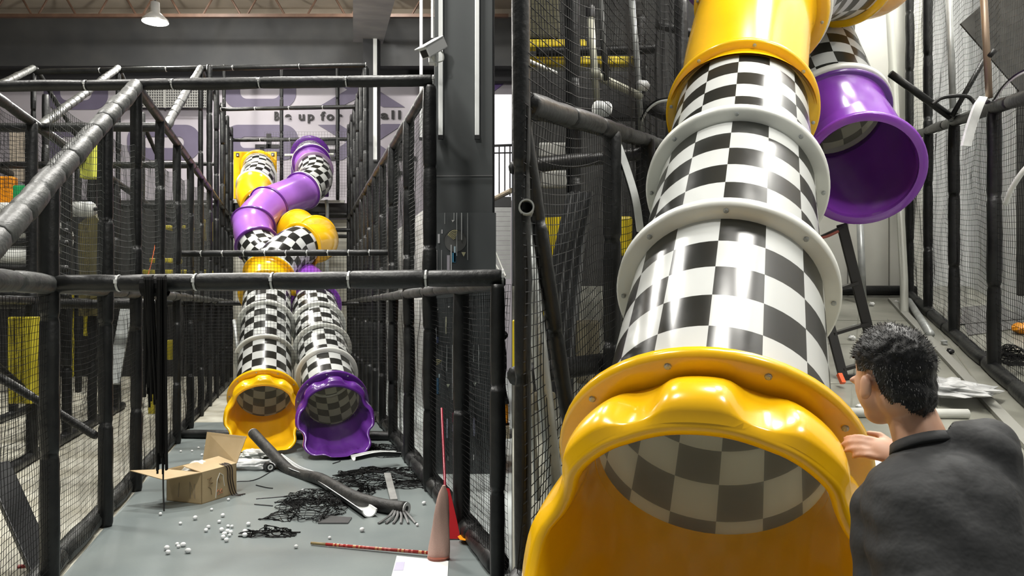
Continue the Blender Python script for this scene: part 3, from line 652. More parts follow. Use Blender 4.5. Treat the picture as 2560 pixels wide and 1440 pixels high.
# --- left hall, purple slide
pu = thing('tube_slide', 'purple-ended checkered tube slide winding down the right of the corridor', 'slide', at(845, 1130, 10.9))
r0, r4 = at(831, 1008, 11.4), at(786, 765, 14.3); up = (r4-r0).normalized(); rings = [r0.lerp(r4, k/4) for k in range(5)]
exit_lip(pu, r0, up, PURD, sf=1.25, zf=lambda y: 0.0)
v0 = 0
for k in range(4):
    o, v0 = tube_section(pu, [rings[k].lerp(rings[k+1], j/4) for j in range(5)], CHK, 'tube_section', True, v0+SQ*.5)
    if k < 3: flange(pu, rings[k+1], up, WPL)
flange(pu, rings[4], up, PUR, R=.48)
full = [r4, at(772,722,14.9), at(724,685,15.6), at(670,650,16.1), at(643,612,16.5), at(634,560,16.9), at(672,516,17.5), at(716,495,18.1), at(757,477,18.7), at(788,452,19.3), at(786,425,19.9), at(779,408,20.4), at(776,398,20.8), at(776,388,21.5)]
sp = spline(full, 8)
tube_section(pu, cut(0, 2), PUR, 'tube_elbow', bell=.05); flange(pu, sp[16], tang(2), PUR)
tube_section(pu, cut(2, 4), CHK, 'tube_section', True, 0); flange(pu, sp[32], tang(4), PURD, R=.46)
tube_section(pu, cut(4, 5), PURL, 'tube_elbow', bell=.045); flange(pu, sp[40], tang(5), PURD, R=.47)
tube_section(pu, cut(5, 6), PURL, 'tube_elbow', bell=.045); flange(pu, sp[48], tang(6), PURD, R=.47)
tube_section(pu, cut(6, 8), PURL, 'tube_elbow', bell=.045); flange(pu, sp[64]-tang(8)*.03, tang(8), PURD, R=.46); flange(pu, sp[64]+tang(8)*.03, tang(8), WPL, R=.46)
tube_section(pu, cut(8, 10), CHK, 'tube_section', True, 0); flange(pu, sp[80], tang(10), mat('mauve_plastic', (.30,.2,.33), .3), R=.47)
tube_section(pu, cut(10, 11), PURL, 'tube_collar', bell=.05); flange(pu, sp[88]-tang(11)*.02, tang(11), PURD, R=.49); flange(pu, sp[88]+tang(11)*.04, tang(11), WPL, R=.5)
tube_section(pu, cut(11, 13), CHK, 'tube_section', True, 0); flange(pu, sp[-1], tang(13), PURD, R=.52, th=.1)
b = MB(); a, c = at(728, 492, 21.7), at(822, 372, 21.7); b.box((a+c)/2, (c.x-a.x, .05, c.z-a.z)); o = b.build('mounting_plate', PURD, pu, bevel=.02)
b = MB(); b.tube([at(712, 388, 21.3), at(835, 386, 21.3)], .035, 8); tag(b.build('support_pipe', WPL), 'white horizontal pipe just behind the top of the purple slide', 'pipe')
b = MB(); b.tube(spline([at(815,500,19.6), at(818,520,19.6), at(818,560,19.6), at(818,700,19.6), at(818,900,19.6)], 5), .045, 8); tag(b.build('support_pipe', STEEL, None, True), 'bent grey support pipe under the top of the purple slide', 'pipe')
b = MB(); b.tube([at(585,800,14.5), at(600,920,14.2)], .03, 8); tag(b.build('support_pipe', STEEL, None, True), 'thin grey prop pipe left of the yellow slide', 'pipe')

# ------------------------------------------------------------------ loose things on the left floor
def crumpled_net(name, label, c, sx, sy, hgt, n=26, seed=1, r=.004, rz=0.0, m=None):
    rng = Vector((seed*3.7, seed*1.3, seed*9.1)); c = Vector(c); b = MB(); R = Matrix.Rotation(rz, 3, 'Z')
    def pt(a, q):
        x, y = (a-.5)*sx, (q-.5)*sy
        o = Vector((x/sx*3, y/sy*3, 0))+rng
        e = max(0, 1-((2*abs(a-.5))**2.5+(2*abs(q-.5))**2.5)*.8)
        z = r+hgt*e*(.5+.9*noise.noise(o*1.3)+.5*noise.noise(o*3.1))
        return c+R @ V(x+.22*sx*noise.noise(o*1.9+V(5,0,0))+.08*sx*noise.noise(o*5), y+.22*sy*noise.noise(o*1.9+V(0,7,0))+.08*sy*noise.noise(o*5+V(3,1,0)), max(r, z))
    for i in range(n): b.tube([pt(i/(n-1), j/40) for j in range(41)], r, 3, cap=False)
    for j in range(n): b.tube([pt(i/40, j/(n-1)) for i in range(41)], r, 3, cap=False)
    return tag(b.build(name, m or NETM), label, 'net')
crumpled_net('net_scrap', 'crumpled heap of black netting left of the white foam channel', fl(775, 1278), .62, .75, .13, 24, 1, .0035)
crumpled_net('net_scrap', 'spread of black netting under the white foam channel', fl(800, 1245), .75, .5, .08, 18, 5, .003)
crumpled_net('net_scrap', 'large heap of black netting at the right base rail', fl(950, 1198), 1.15, .9, .10, 34, 2, .004)
crumpled_net('net_scrap', 'black netting piled beside the purple slide exit', fl(955, 1132)+V(-.15,0,0), .9, .6, .16, 24, 3, .004)
crumpled_net('net_scrap', 'narrow strip of black netting alone on the open floor', fl(676, 1338), .42, .15, .07, 9, 4, .0045)
crumpled_net('net_scrap', 'small black netting scrap behind the foam tube', fl(913, 1232), .18, .2, .1, 8, 6, .004)
b = MB(); P = [fl(795,1310), fl(870,1310), fl(880,1296), fl(800,1290)]; b.add([p+V(0,0,.001) for p in P]+[p+V(0,0,.012) for p in P], [(3,2,1,0),(4,5,6,7),(0,1,5,4),(1,2,6,5),(2,3,7,6),(3,0,4,7)])
tag(b.build('foam_scrap', mat('dark_film', (.10,.10,.10), .3)), 'flat dark scrap of film below the white foam channel', 'scrap')
# long black foam tube propped into the yellow exit
t = thing('foam_tube', 'long black foam tube lying across the floor from the yellow slide exit', 'tube', fl(1005, 1290))
pth = spline([at(633,1083,10.55), at(668,1120,10.2), at(730,1180,9.65), fl(800,1213)+V(0,0,.07), fl(880,1258)+V(0,0,.07), fl(950,1280)+V(0,0,.07), fl(1015,1290)+V(0,0,.07)], 6)
b = MB(); b.tube(pth, .068, 14); b.build('sleeve', mat('worn_black_foam', (.012,.012,.012), .6, c2=(.045,.043,.038), scale=6, bump=.5, bscale=18), t, True)
for q, s in ((pth[0], pth[1]), (pth[-1], pth[-2])):
    ax = (Vector(q)-Vector(s)).normalized(); b = MB(); b.lathe([(.004, .03), (.004, .064), (.012, .064), (.012, .03)], q, ax, 16, True); b.build('cut_end', FOAMIN, t)
b = MB()
for k in range(6): p0 = fl(985+k*5, 1290); b.tube(spline([p0+V(0,0,.06), p0+V(.02*k-.03,-.12,.03), p0+V(.05*k-.1,-.30,.01)], 4), .012, 5)
b.build('frayed_strip', mat('grey_scrap', (.20,.20,.20), .6, var=.3), t)
def half_channel(name, label, pts, r, m1, m2, th=.012, rot=0.0):
    fr = []; P = [Vector(p) for p in pts]; t = thing(name, label, 'foam', P[0])
    for i in range(len(P)):
        tg = (P[min(i+1, len(P)-1)]-P[max(i-1, 0)]).normalized(); bx = tg.cross(V(0,0,1)).normalized(); nz = bx.cross(tg); fr.append((P[i], bx, nz))
    for nm, dr, m in (('inner_face', 0, m2), ('outer_shell', th, m1)):
        b = MB(); n = 13
        b.grid(n, len(P), lambda i, j: fr[j][0]+fr[j][1]*math.cos(PI+rot+PI*i/(n-1))*(r+dr)+fr[j][2]*(math.sin(PI+rot+PI*i/(n-1))*(r+dr)+r+th)); b.build(nm, m, t, True)
    b = MB(); n = 13
    for (p, bx, nz) in (fr[0], fr[-1]):
        b.grid(n, 2, lambda i, j: p+bx*math.cos(PI+rot+PI*i/(n-1))*(r+th*j)+nz*(math.sin(PI+rot+PI*i/(n-1))*(r+th*j)+r+th))
    for s in (0, n-1):
        b.grid(2, len(P), lambda i, j: fr[j][0]+fr[j][1]*math.cos(PI+rot+PI*s/(n-1))*(r+th*i)+fr[j][2]*(math.sin(PI+rot+PI*s/(n-1))*(r+th*i)+r+th))
    b.build('cut_edge', FOAMIN, t)
    return t
half_channel('split_foam_channel', 'split foam tube showing its white inside, lying beside the black tube', spline([fl(690,1150), fl(735,1183), fl(790,1205), fl(860,1250), fl(924,1294)], 6), .065, FOAM, FOAMIN, rot=.0)
half_channel('split_foam_channel', 'short split foam piece with white inside on the heap by the right wall', spline([fl(884,1178)+V(0,0,.12), fl(940,1170)+V(0,0,.14), fl(995,1162)+V(0,0,.1)], 5), .055, FOAM, FOAMIN)
b = MB(); b.bar(fl(968,1210)+V(0,0,.12), fl(985,1262)+V(0,0,.05), .075, .02); tag(b.build('grey_strip', mat('grey_strip', (.26,.26,.25), .6, var=.2), bevel=.004), 'grey flat strip leaning on the black foam tube', 'strip')
b = MB(); b.tube([at(1012,1148,9.9), at(1002,1172,9.9)], .05, 10)
# tape roll
t = thing('tape_roll', 'small black roll with white core beside the yellow slide exit', 'roll', fl(675, 1180))
c = fl(672, 1178)+V(0,0,.055); b = MB(); b.lathe([(-.05,.03),(-.05,.055),(.05,.055),(.05,.03)], c, (.6,-.75,0), 20, True); b.build('tape', BLACK, t, True, angle=.8)
b = MB(); b.lathe([(-.052,.02),(-.052,.034),(.052,.034),(.052,.02)], c, (.6,-.75,0), 20, True); b.build('core', WHITE, t, True, angle=.8)
# crumpled plastic bag by the yellow exit
def crumple(name, label, c, sx, sy, sz, m, cat, seed=3, amp=.35, n=20):
    b = MB(); b.ball((0,0,0), 1, n, n//2+2); vs = []
    for v in b.v:
        q = Vector(v); k = 1+amp*noise.noise(q*1.7+V(seed,0,0))+amp*.6*noise.noise(q*4+V(0,seed,0)); vs.append((c[0]+q.x*sx*k, c[1]+q.y*sy*k, max(c[2]+.002, c[2]+sz+q.z*sz*k)))
    b.v = vs; return tag(b.build(name, m), label, cat)
PLAS = mat('clear_plastic', (.75,.76,.76), .2, alpha=.8, var=.15, scale=14)
crumple('plastic_bag', 'crumpled clear plastic bag between the box and yellow slide exit', fl(630, 1172), .28, .16, .06, PLAS, 'bag', 2, .5)
crumple('plastic_bag', 'torn white wrapper under the yellow slide lip', fl(640, 1146), .2, .12, .06, WPL, 'wrapper', 9, .6)
# cardboard box
CARD = mat('cardboard', (.50,.37,.20), .7, c2=(.56,.42,.24), scale=5); CARDD = mat('cardboard_ink', (.17,.11,.05), .7); CARDR = mat('red_stamp', (.45,.16,.08), .7)
O = fl(504, 1261); e2 = V(-.93,.36,0).normalized(); e1 = V(.36,.93,0).normalized(); bw, bl, bh = .46, .52, .32
t = thing('cardboard_box', 'open cardboard box with raised flaps on the grey floor', 'box', O)
def slab(P, th, nrm, m, name, par): 
    b = MB(); nrm = Vector(nrm).normalized()*th; n = len(P); b.add([Vector(p) for p in P]+[Vector(p)+nrm for p in P], [tuple(range(n-1,-1,-1)), tuple(range(n, 2*n))]+[(i, (i+1) % n, n+(i+1) % n, n+i) for i in range(n)]); return b.build(name, m, par)
z = V(0,0,1); A0, A1, A2, A3 = O, O+e1*bl, O+e1*bl+e2*bw, O+e2*bw
sr = slab([A0, A1, A1+z*bh, A0+z*bh], .008, e2, CARD, 'side_panel', t); sl = slab([A0, A3, A3+z*bh, A0+z*bh], .008, e1, CARD, 'side_panel', t)
slab([A3, A2, A2+z*bh, A3+z*bh], -.008, e2, CARD, 'side_panel', t); slab([A1, A2, A2+z*bh, A1+z*bh], -.008, e1, CARD, 'side_panel', t); slab([A0, A1, A2, A3], .008, z, CARD, 'bottom_panel', t)
slab([A0+z*bh, A3+z*bh, A3+z*(bh+.03)-e1*.30+e2*.18, A0+z*(bh-.03)-e1*.30+e2*.20], .007, z, CARD, 'flap', t)          # toward the viewer, left
slab([A0+z*bh, A1+z*bh, A1+z*(bh+.06)+e2*.24, A0+z*(bh+.05)+e2*.25], .007, z, CARD, 'flap', t)
slab([A1+z*bh, A2+z*bh, A2+z*(bh+.30)+e1*.10+e2*.03, A1+z*(bh+.27)+e1*.16], .007, e1, CARD, 'flap', t)
slab([A3+z*bh, A2+z*bh, A2+z*(bh-.02)-e2*-.05, A3+z*(bh-.02)-e2*-.06], .007, z, CARD, 'flap', t)
for k in range(3):
    p0 = O+e1*(.34+.035*k)-e2*.006
    b = MB(); b.tube(spline([p0+z*(bh+.012)+e2*.2, p0+z*(bh+.01)-e2*.01, p0+z*(bh*.5)-e2*.012+e1*.03, p0+z*.01-e2*.03+e1*.07, p0+z*.008-e2*.12+e1*.1], 5), .006, 5); b.build('strap', mat('brown_strap', (.03,.018,.015), .5), t)
for pts, m in (([(.20,.02),(.22,.2),(.26,.27),(.31,.24),(.33,.12)], WPL), ([(.08,.24),(.14,.25),(.10,.2),(.16,.19),(.09,.16),(.13,.13),(.14,.07)], CARDD), ([(.24,.22),(.25,.17),(.28,.2)], CARDD), ([(.21,.08),(.24,.10),(.26,.07),(.29,.10),(.30,.06),(.23,.05)], CARDR)):
    b = MB(); b.tube([A0+e1*x+z*y-e2*.003 for x, y in pts], .004, 4); b.build('printed_mark', m, sr)
for pts in ([(.14,.05),(.15,.22),(.08,.05),(.09,.2)],[(.30,.05),(.29,.2)]):
    b = MB(); b.tube([A0+e2*x+z*y-e1*.003 for x, y in pts], .003, 4); b.build('printed_mark', mat('pale_mark', (.3,.25,.18), .7), sl)
crumple('foam_bag', 'white stuffed bag showing inside the cardboard box', O+e2*.24+e1*.22+z*.16, .17, .15, .11, WPL, 'bag', 4, .2)
# foam balls
fb = None
for (u, v) in ((401,1289),(451,1312),(529,1277),(521,1322),(515,1330),(548,1308),(557,1293),(570,1319),(580,1320),(554,1330),(569,1333),(574,1342),(558,1348),(566,1355),(612,1343),(621,1315),(612,1334),(443,1364),(446,1370),(458,1367),(417,1376),(420,1386),(470,1383),(577,1336),(561,1340),(740,1371),(824,1348),(1043,1316),(571,1252),(488,1300),(1060,1262),(905,1330),(757,1230),(480,1130),(496,1122),(452,1131),(505,1140),(515,1118)):
    p = fl(u, v)
    if fb is None:
        b = MB(); b.ball((0,0,0), .02, 8, 6, (1,1.1,.9)); fb = tag(b.build('foam_ball', mat('white_foam_bead', (.85,.86,.86), .6), None, True), 'small white foam ball scattered on the grey floor', 'foam ball', 'foam balls on the grey floor'); o = fb
    else: o = dup(fb)
    k = random.uniform(.75, 1.25); o.scale = (k, k*random.uniform(.8,1.1), k); o.location = (p.x, p.y, .018*k); o.rotation_euler.z = random.uniform(0, 3)
# loose cords
for i, (pts, lab) in enumerate((([(640,1248),(690,1244),(756,1238)], 'thin black cord curling across the floor left of the heap'), ([(636,1262),(660,1264),(682,1266)], 'short black cord nearer the foam balls'), ([(592,1205),(640,1200),(690,1172)], 'thin dark cord beside the plastic bag'), ([(832,1160),(850,1154),(846,1150)], 'bent black hook of wire before the purple slide'), ([(640,1214),(665,1220),(682,1222)], 'faint cord lying near the tape roll'))):
    b = MB(); b.tube(spline([fl(u, v)+V(0,0,.006) for u, v in pts], 6), .006, 5); tag(b.build('cord', BLACK), lab, 'cord')
# broom, dustpan, papers
t = thing('broom', 'broom with red and gold printed handle and pink head lying near the front', 'broom', fl(1075, 1395))
h0, h1 = fl(778, 1363)+V(0,0,.018), fl(1078, 1392)+V(0,0,.03)
RED = mat('red_enamel', (.42,.035,.03), .35); GOLD = mat('gold_print', (.75,.42,.16), .4)
b = MB(); b.tube([h0.lerp(h1, .13), h1], .0135, 12); hd = b.build('handle', RED, t, True)
b = MB(); b.tube([h0, h0.lerp(h1, .135)], .0125, 12); b.build('bare_wood_tip', mat('pale_wood', (.30,.22,.10), .6), t, True)
for k in range(22):
    if k % 5 == 4: continue
    a = .2+k*.036; b = MB(); b.lathe([(-.008-.006*(k % 3), .0138), (.008, .0138)], h0.lerp(h1, a), (h1-h0), 10); b.build('printed_band', GOLD if k % 5 < 2 else mat('pink_print', (.62,.16,.12), .4), hd)
BR = mat('pink_bristle', (.55,.36,.30), .7, var=.12, scale=30, stretch=(20,20,1)); hb = fl(1096, 1398)
def brush(i, j):
    an = 2*PI*i/24; q = j/10; w = .088*(1-q)**.55+.012*q; dpt = .035+.01*(1-q)-.02*q
    rg = 1+.06*math.sin(an*6+j)
    return hb+V(math.cos(an)*w*rg+.035*q, math.sin(an)*dpt*rg+.10*q, .006+.56*q)
b = MB(); b.grid(24, 11, brush, wrap_u=True); b.add([brush(i, 10) for i in range(24)], [tuple(range(24))]); b.build('bristle_head', BR, t, True)
b = MB(); b.lathe([(0,.001),(0,.085),(.02,.088),(.02,.001)], hb+V(0,0,.004), (0,0,1), 24); k = b.build('head_base', mat('red_brown', (.25,.07,.04), .5), t); k.scale = (1,1,1)
t = thing('dustpan', 'red long-handled dustpan standing against the right cage wall', 'dustpan', fl(1122, 1345))
c = fl(1116, 1350); REDP = mat('red_plastic', (.65,.02,.03), .3)
def panf(i, j):
    q = j/8; an = PI*i/12; w = .12-.08*q**1.2; return c+V(math.cos(an)*w-.02*q, .06*math.sin(an)+.10*q, .01+.40*q)
b = MB(); b.grid(13, 9, panf); b.grid(13, 9, lambda i, j: panf(i, j)+V(0,.012,0)); b.grid(2, 9, lambda i, j: panf(i*12, j)); b.grid(13, 2, lambda i, j: panf(i, 0)+V(0,.012*j,0)); b.build('scoop', REDP, t, True)
b = MB(); b.tube([c+V(-.02,.11,.34), at(1112,1200,7.3), at(1104,1020,7.6)], [.016,.012,.010], 10); b.build('handle', mat('dark_red_pole', (.28,.012,.03), .3), t, True)
def sheet(name, label, pts, m, h=.002, cat='paper', floor=fl):
    b = MB(); P = [floor(u, v) for u, v in pts]; n = len(P); b.add([p+V(0,0,h) for p in P]+[p+V(0,0,h+.004) for p in P], [tuple(range(n-1,-1,-1)), tuple(range(n, 2*n))]+[(i, (i+1) % n, n+(i+1) % n, n+i) for i in range(n)]); return tag(b.build(name, m), label, cat)
s1 = sheet('paper_sheet', 'white paper sheet on the floor in front of the broom head', [(992,1391),(1121,1404),(1118,1460),(974,1460)], WHITE)
b = MB(); P = [fl(990,1408), fl(1012,1407), fl(1008,1428), fl(984,1428)]; b.add([p+V(0,0,.0065) for p in P]+[p+V(0,0,.0085) for p in P], [(3,2,1,0),(4,5,6,7),(0,1,5,4),(1,2,6,5),(2,3,7,6),(3,0,4,7)]); b.build('printed_block', mat('lilac_print', (.5,.47,.66), .6), s1)
sheet('scrap', 'orange scrap of plastic at the foot of the right wall', [(1144,1354),(1152,1349),(1166,1350),(1174,1357),(1164,1364),(1150,1362)], ORA, .04, 'scrap')
b = MB(); b.tube([fl(45,1418), fl(75,1416)], .02, 6); tag(b.build('red_scrap', RED), 'small red scrap on the floor behind the near left net', 'scrap')
# strips of cut net hanging over the front rail
for i, (u, w, v1, lab) in enumerate(((372, 12, 960, 'bundle of cut black net hanging over the front rail, left one'), (404, 12, 1150, 'longer bundle of cut black net hanging over the front rail, right one'))):
    t = thing('net_bundle', lab, 'net', at(u, 700, YF)); rng = random.Random(i)
    b = MB()
    for k in range(26):
        uu = u+rng.uniform(-w, w)*.9; e = v1+rng.uniform(-60, 40)*(1 if i else 1.6); dd = YF-.085+rng.uniform(-.05,.02); dr = rng.uniform(-5, 22 if not i else 12)
        b.tube(spline([at(uu, 696, dd+.05), at(uu, 700, dd-.02), at(uu+dr*.2, 780, dd), at(uu+dr*.5, 880, dd), at(uu+dr, e, dd)], 4), .007, 4)
    tag(b.build('strand', NETM, t), kind='stuff')
    b = MB(); b.lathe([(-w*YF/F, .07), (-w*YF/F, .078), (w*YF/F, .078), (w*YF/F, .07)], at(u, 715, YF-.03), (1,0,0), 14, True); b.build('wrap', NETM, t)
b = MB(); b.tube(spline([at(410,1100,YF-.09), at(408,1200,YF-.09), at(410,1278,YF-.09)], 4), .006, 5); tag(b.build('loose_rope', BLACK), 'single black cord hanging down past the cardboard box', 'cord')
b = MB(); b.tube(spline([at(388,612,13.8), at(378,660,13.6), at(366,700,13.4)], 4), .008, 5); tag(b.build('loose_rope', mat('orange_cord', (.8,.16,.04), .5)), 'thin orange cord hanging in the dark frame above the front rail', 'cord')

# ------------------------------------------------------------------ right hall
FLR = mat('dusty_tile_floor', (.20,.20,.165), .32, c2=(.36,.36,.31), scale=1.6, bump=.06, bscale=20)
b = MB(); xs, ye = 12.0, 12.6
b.add([(0.002, Y0, rfl(Y0)), (xs, Y0, rfl(Y0)), (xs, ye, rfl(ye)), (0.002, ye, rfl(ye)), (0.002, Y0, -.3), (xs, Y0, -.3), (xs, ye, -.3), (0.002, ye, -.3)], [(0,1,2,3),(7,6,5,4),(0,4,5,1),(1,5,6,2),(2,6,7,3),(3,7,4,0)])
fr_ = struct(b.build('floor_rising', FLR))
CRW = mat('cream_wall', (.60,.60,.54), .5, c2=(.70,.70,.64), scale=.9)
def wall_seg(name, x0, x1, y, m, z0=0, z1=11, th=.1):
    b = MB(); b.box(((x0+x1)/2, y+th/2, (z0+z1)/2), (x1-x0, th, z1-z0)); return struct(b.build(name, m))
wr = wall_seg('wall_rear', 3.75, 5.9, 11.25, CRW)
wall_seg('wall_rear_dark', 0.01, 3.75, 12.3, mat('dark_rear', (.03,.03,.028), .7, var=.2))
wall_seg('wall_rear_side', 5.9, 12, 12.3, mat('pale_wall', (.62,.63,.62), .6))
for i, x in enumerate((4.05, 4.72, 5.30)):
    b = MB(); b.box((x, 11.24, 5.5), (.012, .02, 11)); b.build('panel_seam', mat('seam_grey', (.3,.3,.27), .6), wr)
b = MB(); b.tube([(3.8, 11.12, rfl(11.12)+.09), (5.6, 11.12, rfl(11.12)+.09)], .07, 10); struct(b.build('baseboard_rear', FOAM, None, True))
# pale side wall beyond the right net
b = MB(); P = [(2.9+.335*2, 2), (2.9+.335*12.3, 12.3)]
sw = MB(); sw.add([(P[0][0], P[0][1], 0), (P[1][0], P[1][1], 0), (P[1][0], P[1][1], 11), (P[0][0], P[0][1], 11), (P[0][0]+.1, P[0][1], 0), (P[1][0]+.1, P[1][1], 0), (P[1][0]+.1, P[1][1], 11), (P[0][0]+.1, P[0][1], 11)], [(0,1,2,3),(7,6,5,4),(0,4,5,1),(1,5,6,2),(2,6,7,3),(3,7,4,0)])
struct(sw.build('wall_right', mat('white_side_wall', (.84,.85,.85), .55, var=.05, scale=.8)))
rf = thing('side_cage', 'black foam-wrapped frame of the net wall right of the purple tube end', 'play structure', prr(1.79, 9, 0))
def R_foam(k0, y0, h0, k1, y1, h1, par=None, **k): return foam(par or rf, prr(k0, y0, h0), prr(k1, y1, h1), **k)
R_foam(1.79, 4.4, .04, 1.79, 11.1, .04, r=.065); R_foam(1.79, 4.6, 2.22, 1.79, 11.1, 2.22, r=.055)
for y, h in ((11.05, 5.5), (9.68, 5.5), (8.23, 2.2), (6.69, 2.2), (5.4, 2.2)):
    R_foam(1.79, y, 0, 1.79, y, h, r=.056, name='post', seg=.8, n=10)
net('safety_net', 'black net on the right wall below the middle rail', prr(1.80, 4.6, .06), prr(1.80, 11, .06), prr(1.80, 11, 2.2), prr(1.80, 4.6, 2.2), .05, .0019, sag=.04, sagw=1.45)
net('safety_net', 'grey net on the right wall above the middle rail', prr(1.80, 5.2, 2.25), prr(1.80, 11, 2.25), prr(1.80, 11, 4.8), prr(1.80, 5.2, 4.8), .055, .0018, sag=.10, sagw=1.45, m=NETG)
def pipe(name, label, pts, r, m, cat='pipe', n=10, cap=True):
    b = MB(); b.tube(pts, r, n, cap=cap); return tag(b.build(name, m, None, True), label, cat)
pipe('steel_pipe', 'upright galvanised pipe standing on the clamp of the right net wall', [at(2383, 285, 8.1), at(2372, -30, 8.1)], .032, STEEL)
pipe('steel_pipe', 'brownish upright pipe at the right net wall behind the white strip', [at(2473, 245, 6.6), at(2458, -30, 6.6)], .028, mat('brown_pipe', (.22,.16,.11), .4, metal=.4))
pipe('steel_pipe', 'grey upright pipe under the purple tube end against the cream wall', [at(2150, 560, 10.6), frp(2158, 760)+V(0,0,.0)], .045, STEEL)
pipe('steel_pipe', 'tall cream pipe in the far corner beside the net wall', [at(2222, -20, 10.3), at(2260, 700, 10.3), frp(2261, 786)], .05, mat('cream_pipe', (.52,.53,.47), .4))
pipe('steel_pipe', 'open steel pipe lying on the floor along the right base rail', [frp(2272, 762)+V(0,0,.05), frp(2326, 848)+V(0,0,.05)], .042, STEEL)
pipe('white_tube', 'white plastic tube lying across the floor behind the man', [frp(2095, 1042)+V(0,0,.03), frp(2420, 1046)+V(0,0,.03)], .034, WPL)
pipe('black_bar', 'black bar slanting from the cream wall to the clamp on the net wall', [at(2226, 184, 7.9), at(2376, 292, 8.0)], .036, FOAM, 'bar')
pipe('black_bar', 'thin black bar rising right from the clamp on the net wall', [at(2380, 290, 7.9), at(2460, 150, 7.8)], .024, FOAM, 'bar')
t = thing('pipe_clamp', 'grey pipe clamp on the middle rail of the right net wall', 'clamp', at(2384, 280, 8.0))
b = MB(); b.lathe([(-.06,.035),(-.06,.055),(.06,.055),(.06,.035)], at(2384, 288, 8.05), (0,0,1), 14, True); b.build('collar', STEEL, t, True, angle=.8)
b = MB(); b.tube([at(2384,282,8.0), at(2398,277,7.9)], .03, 8); b.build('bolt', STEEL, t)
pipe('foam_hoop', 'black bent hoop on the middle rail of the right net wall', spline([at(2330,262,7.6), at(2352,246,7.6), at(2385,240,7.6), at(2420,242,7.6), at(2440,262,7.6)], 6), .018, FOAM, 'hoop')
def strap(name, label, pts, w, m1, m2, side):
    P = spline(pts, 6); t = thing(name, label, 'foam strip', P[0]); side = Vector(side).normalized()
    for nm, off, m in (('inner_face', 0, m2), ('outer_face', .012, m1)):
        b = MB()
        for i in range(len(P)-1): pass
        tg = [(P[min(i+1, len(P)-1)]-P[max(i-1, 0)]).normalized() for i in range(len(P))]
        b.grid(2, len(P), lambda i, j: P[j]+side*(i-.5)*w+side.cross(tg[j]).normalized()*off)
        b.grid(2, len(P), lambda i, j: P[j]+side*(i-.5)*w+side.cross(tg[j]).normalized()*(off+.01)); 
        b.grid(2, len(P), lambda i, j: P[j]+side*(-.5)*w+side.cross(tg[j]).normalized()*(off+.01*i)); b.grid(2, len(P), lambda i, j: P[j]+side*(.5)*w+side.cross(tg[j]).normalized()*(off+.01*i))
        b.build(nm, m, t, True)
    return t
strap('split_foam_strip', 'white split foam strip bent over the rail of the right net wall', [at(2412,366,6.5), at(2424,320,6.5), at(2442,268,6.5), at(2458,248,6.6), at(2474,262,6.9), at(2478,275,7.0)], .09, FOAMIN, FOAMIN, (1,.3,0))
strap('split_foam_strip', 'black and white foam strip arching at the right edge', [at(2482,250,6.2), at(2505,215,6.0), at(2540,185,5.8), at(2600,158,5.6)], .05, FOAMIN, FOAM, (.3,1,0))
pipe('foam_hoop', 'dark foam piece curving at the lower right edge of the net wall', spline([at(2514,510,6.0), at(2530,470,5.9), at(2565,420,5.8), at(2600,400,5.8)], 6), .02, FOAMIN, 'hoop')
pipe('foam_hoop', 'small dark stub caught in the upper right net', [at(2474,140,6.4), at(2486,126,6.4)], .02, FOAM, 'stub')
# things beyond the right net
crumpled_net('net_scrap', 'heap of black netting beyond the right net wall', frp(2545, 905)+V(.12,.0,0), .8, 1.3, .12, 30, 11, .006)
sheet('floor_mat', 'grey mat lying beyond the right net wall', [(2400,770),(2500,760),(2560,800),(2560,820),(2420,840)], mat('grey_mat', (.16,.16,.155), .7, var=.2), .004, 'mat', frp)
sheet('floor_mat', 'dark strip of mat beyond the right net wall, nearer the heap', [(2380,795),(2560,780),(2560,800),(2385,815)], MATS['grey_mat'], .012, 'mat', frp)
crumple('yellow_scrap', 'yellow foam scrap beyond the right net wall', frp(2556, 835), .10, .10, .06, ORA, 'scrap', 5, .3, 10)
pad('dark_curtain', 2545, 2700, -60, 740, 8.9, mat('dark_curtain', (.05,.05,.045), .8, var=.2), 'dark hanging curtain at the far right edge beyond the net', .05)
b = MB(); b.bar(at(2492,-20,7.4)+V(.0,0,0), at(2640,150,7.4), .9, .02, (0,1,0)); tag(b.build('shade_cloth', mat('shade_cloth', (.06,.06,.055), .9, var=.2)), 'dark slanting cloth hanging in the upper right corner', 'cloth')

# yellow slide of the right hall
ry = thing('tube_slide', 'large yellow and checkered tube slide with scalloped exit beside the man', 'slide', at(1776, 1500, 2.6))
C0, R1, R2, R3, R4 = at(1772, 1180, 2.69), at(1813, 738, 3.47), at(1838, 476, 4.25), at(1853, 282, 5.07), at(1902, 20, 5.8)
up = (R2-C0).normalized()
exit_lip(ry, C0, (R1-C0), YEL, zf=rfl)
v0 = SQ*.1
segs = [C0, R1, R2, R3]
for k in range(3):
    d = segs[k+1]-segs[k]; o, v0 = tube_section(ry, [segs[k].lerp(segs[k+1], j/6) for j in range(7)], CHK, 'tube_section', True, v0+SQ*.3, n=70)
    if k < 2: flange(ry, segs[k+1], d, WPL, R=.47, th=.06, n=80, bolts=8, ph=.05)
flange(ry, R3, R3-R2, YEL, R=.47, th=.05, n=80, bolts=8, ph=.2)
full = [R3, R3.lerp(R4, .5)+V(-.03,0,.05), R4, at(2010,-62,6.35), at(2110,-72,6.9), at(2185,-70,7.5), at(2225,-130,8.2), at(2240,-230,9.0)]
sp = spline(full, 8)
tube_section(ry, cut(0, 2), YEL, 'tube_collar', bell=.05, n=64); flange(ry, sp[16]-tang(2)*.03, tang(2), YEL, R=.485, th=.07, n=72, bolts=8); flange(ry, sp[16]+tang(2)*.04, tang(2), WPL, R=.49, n=72)
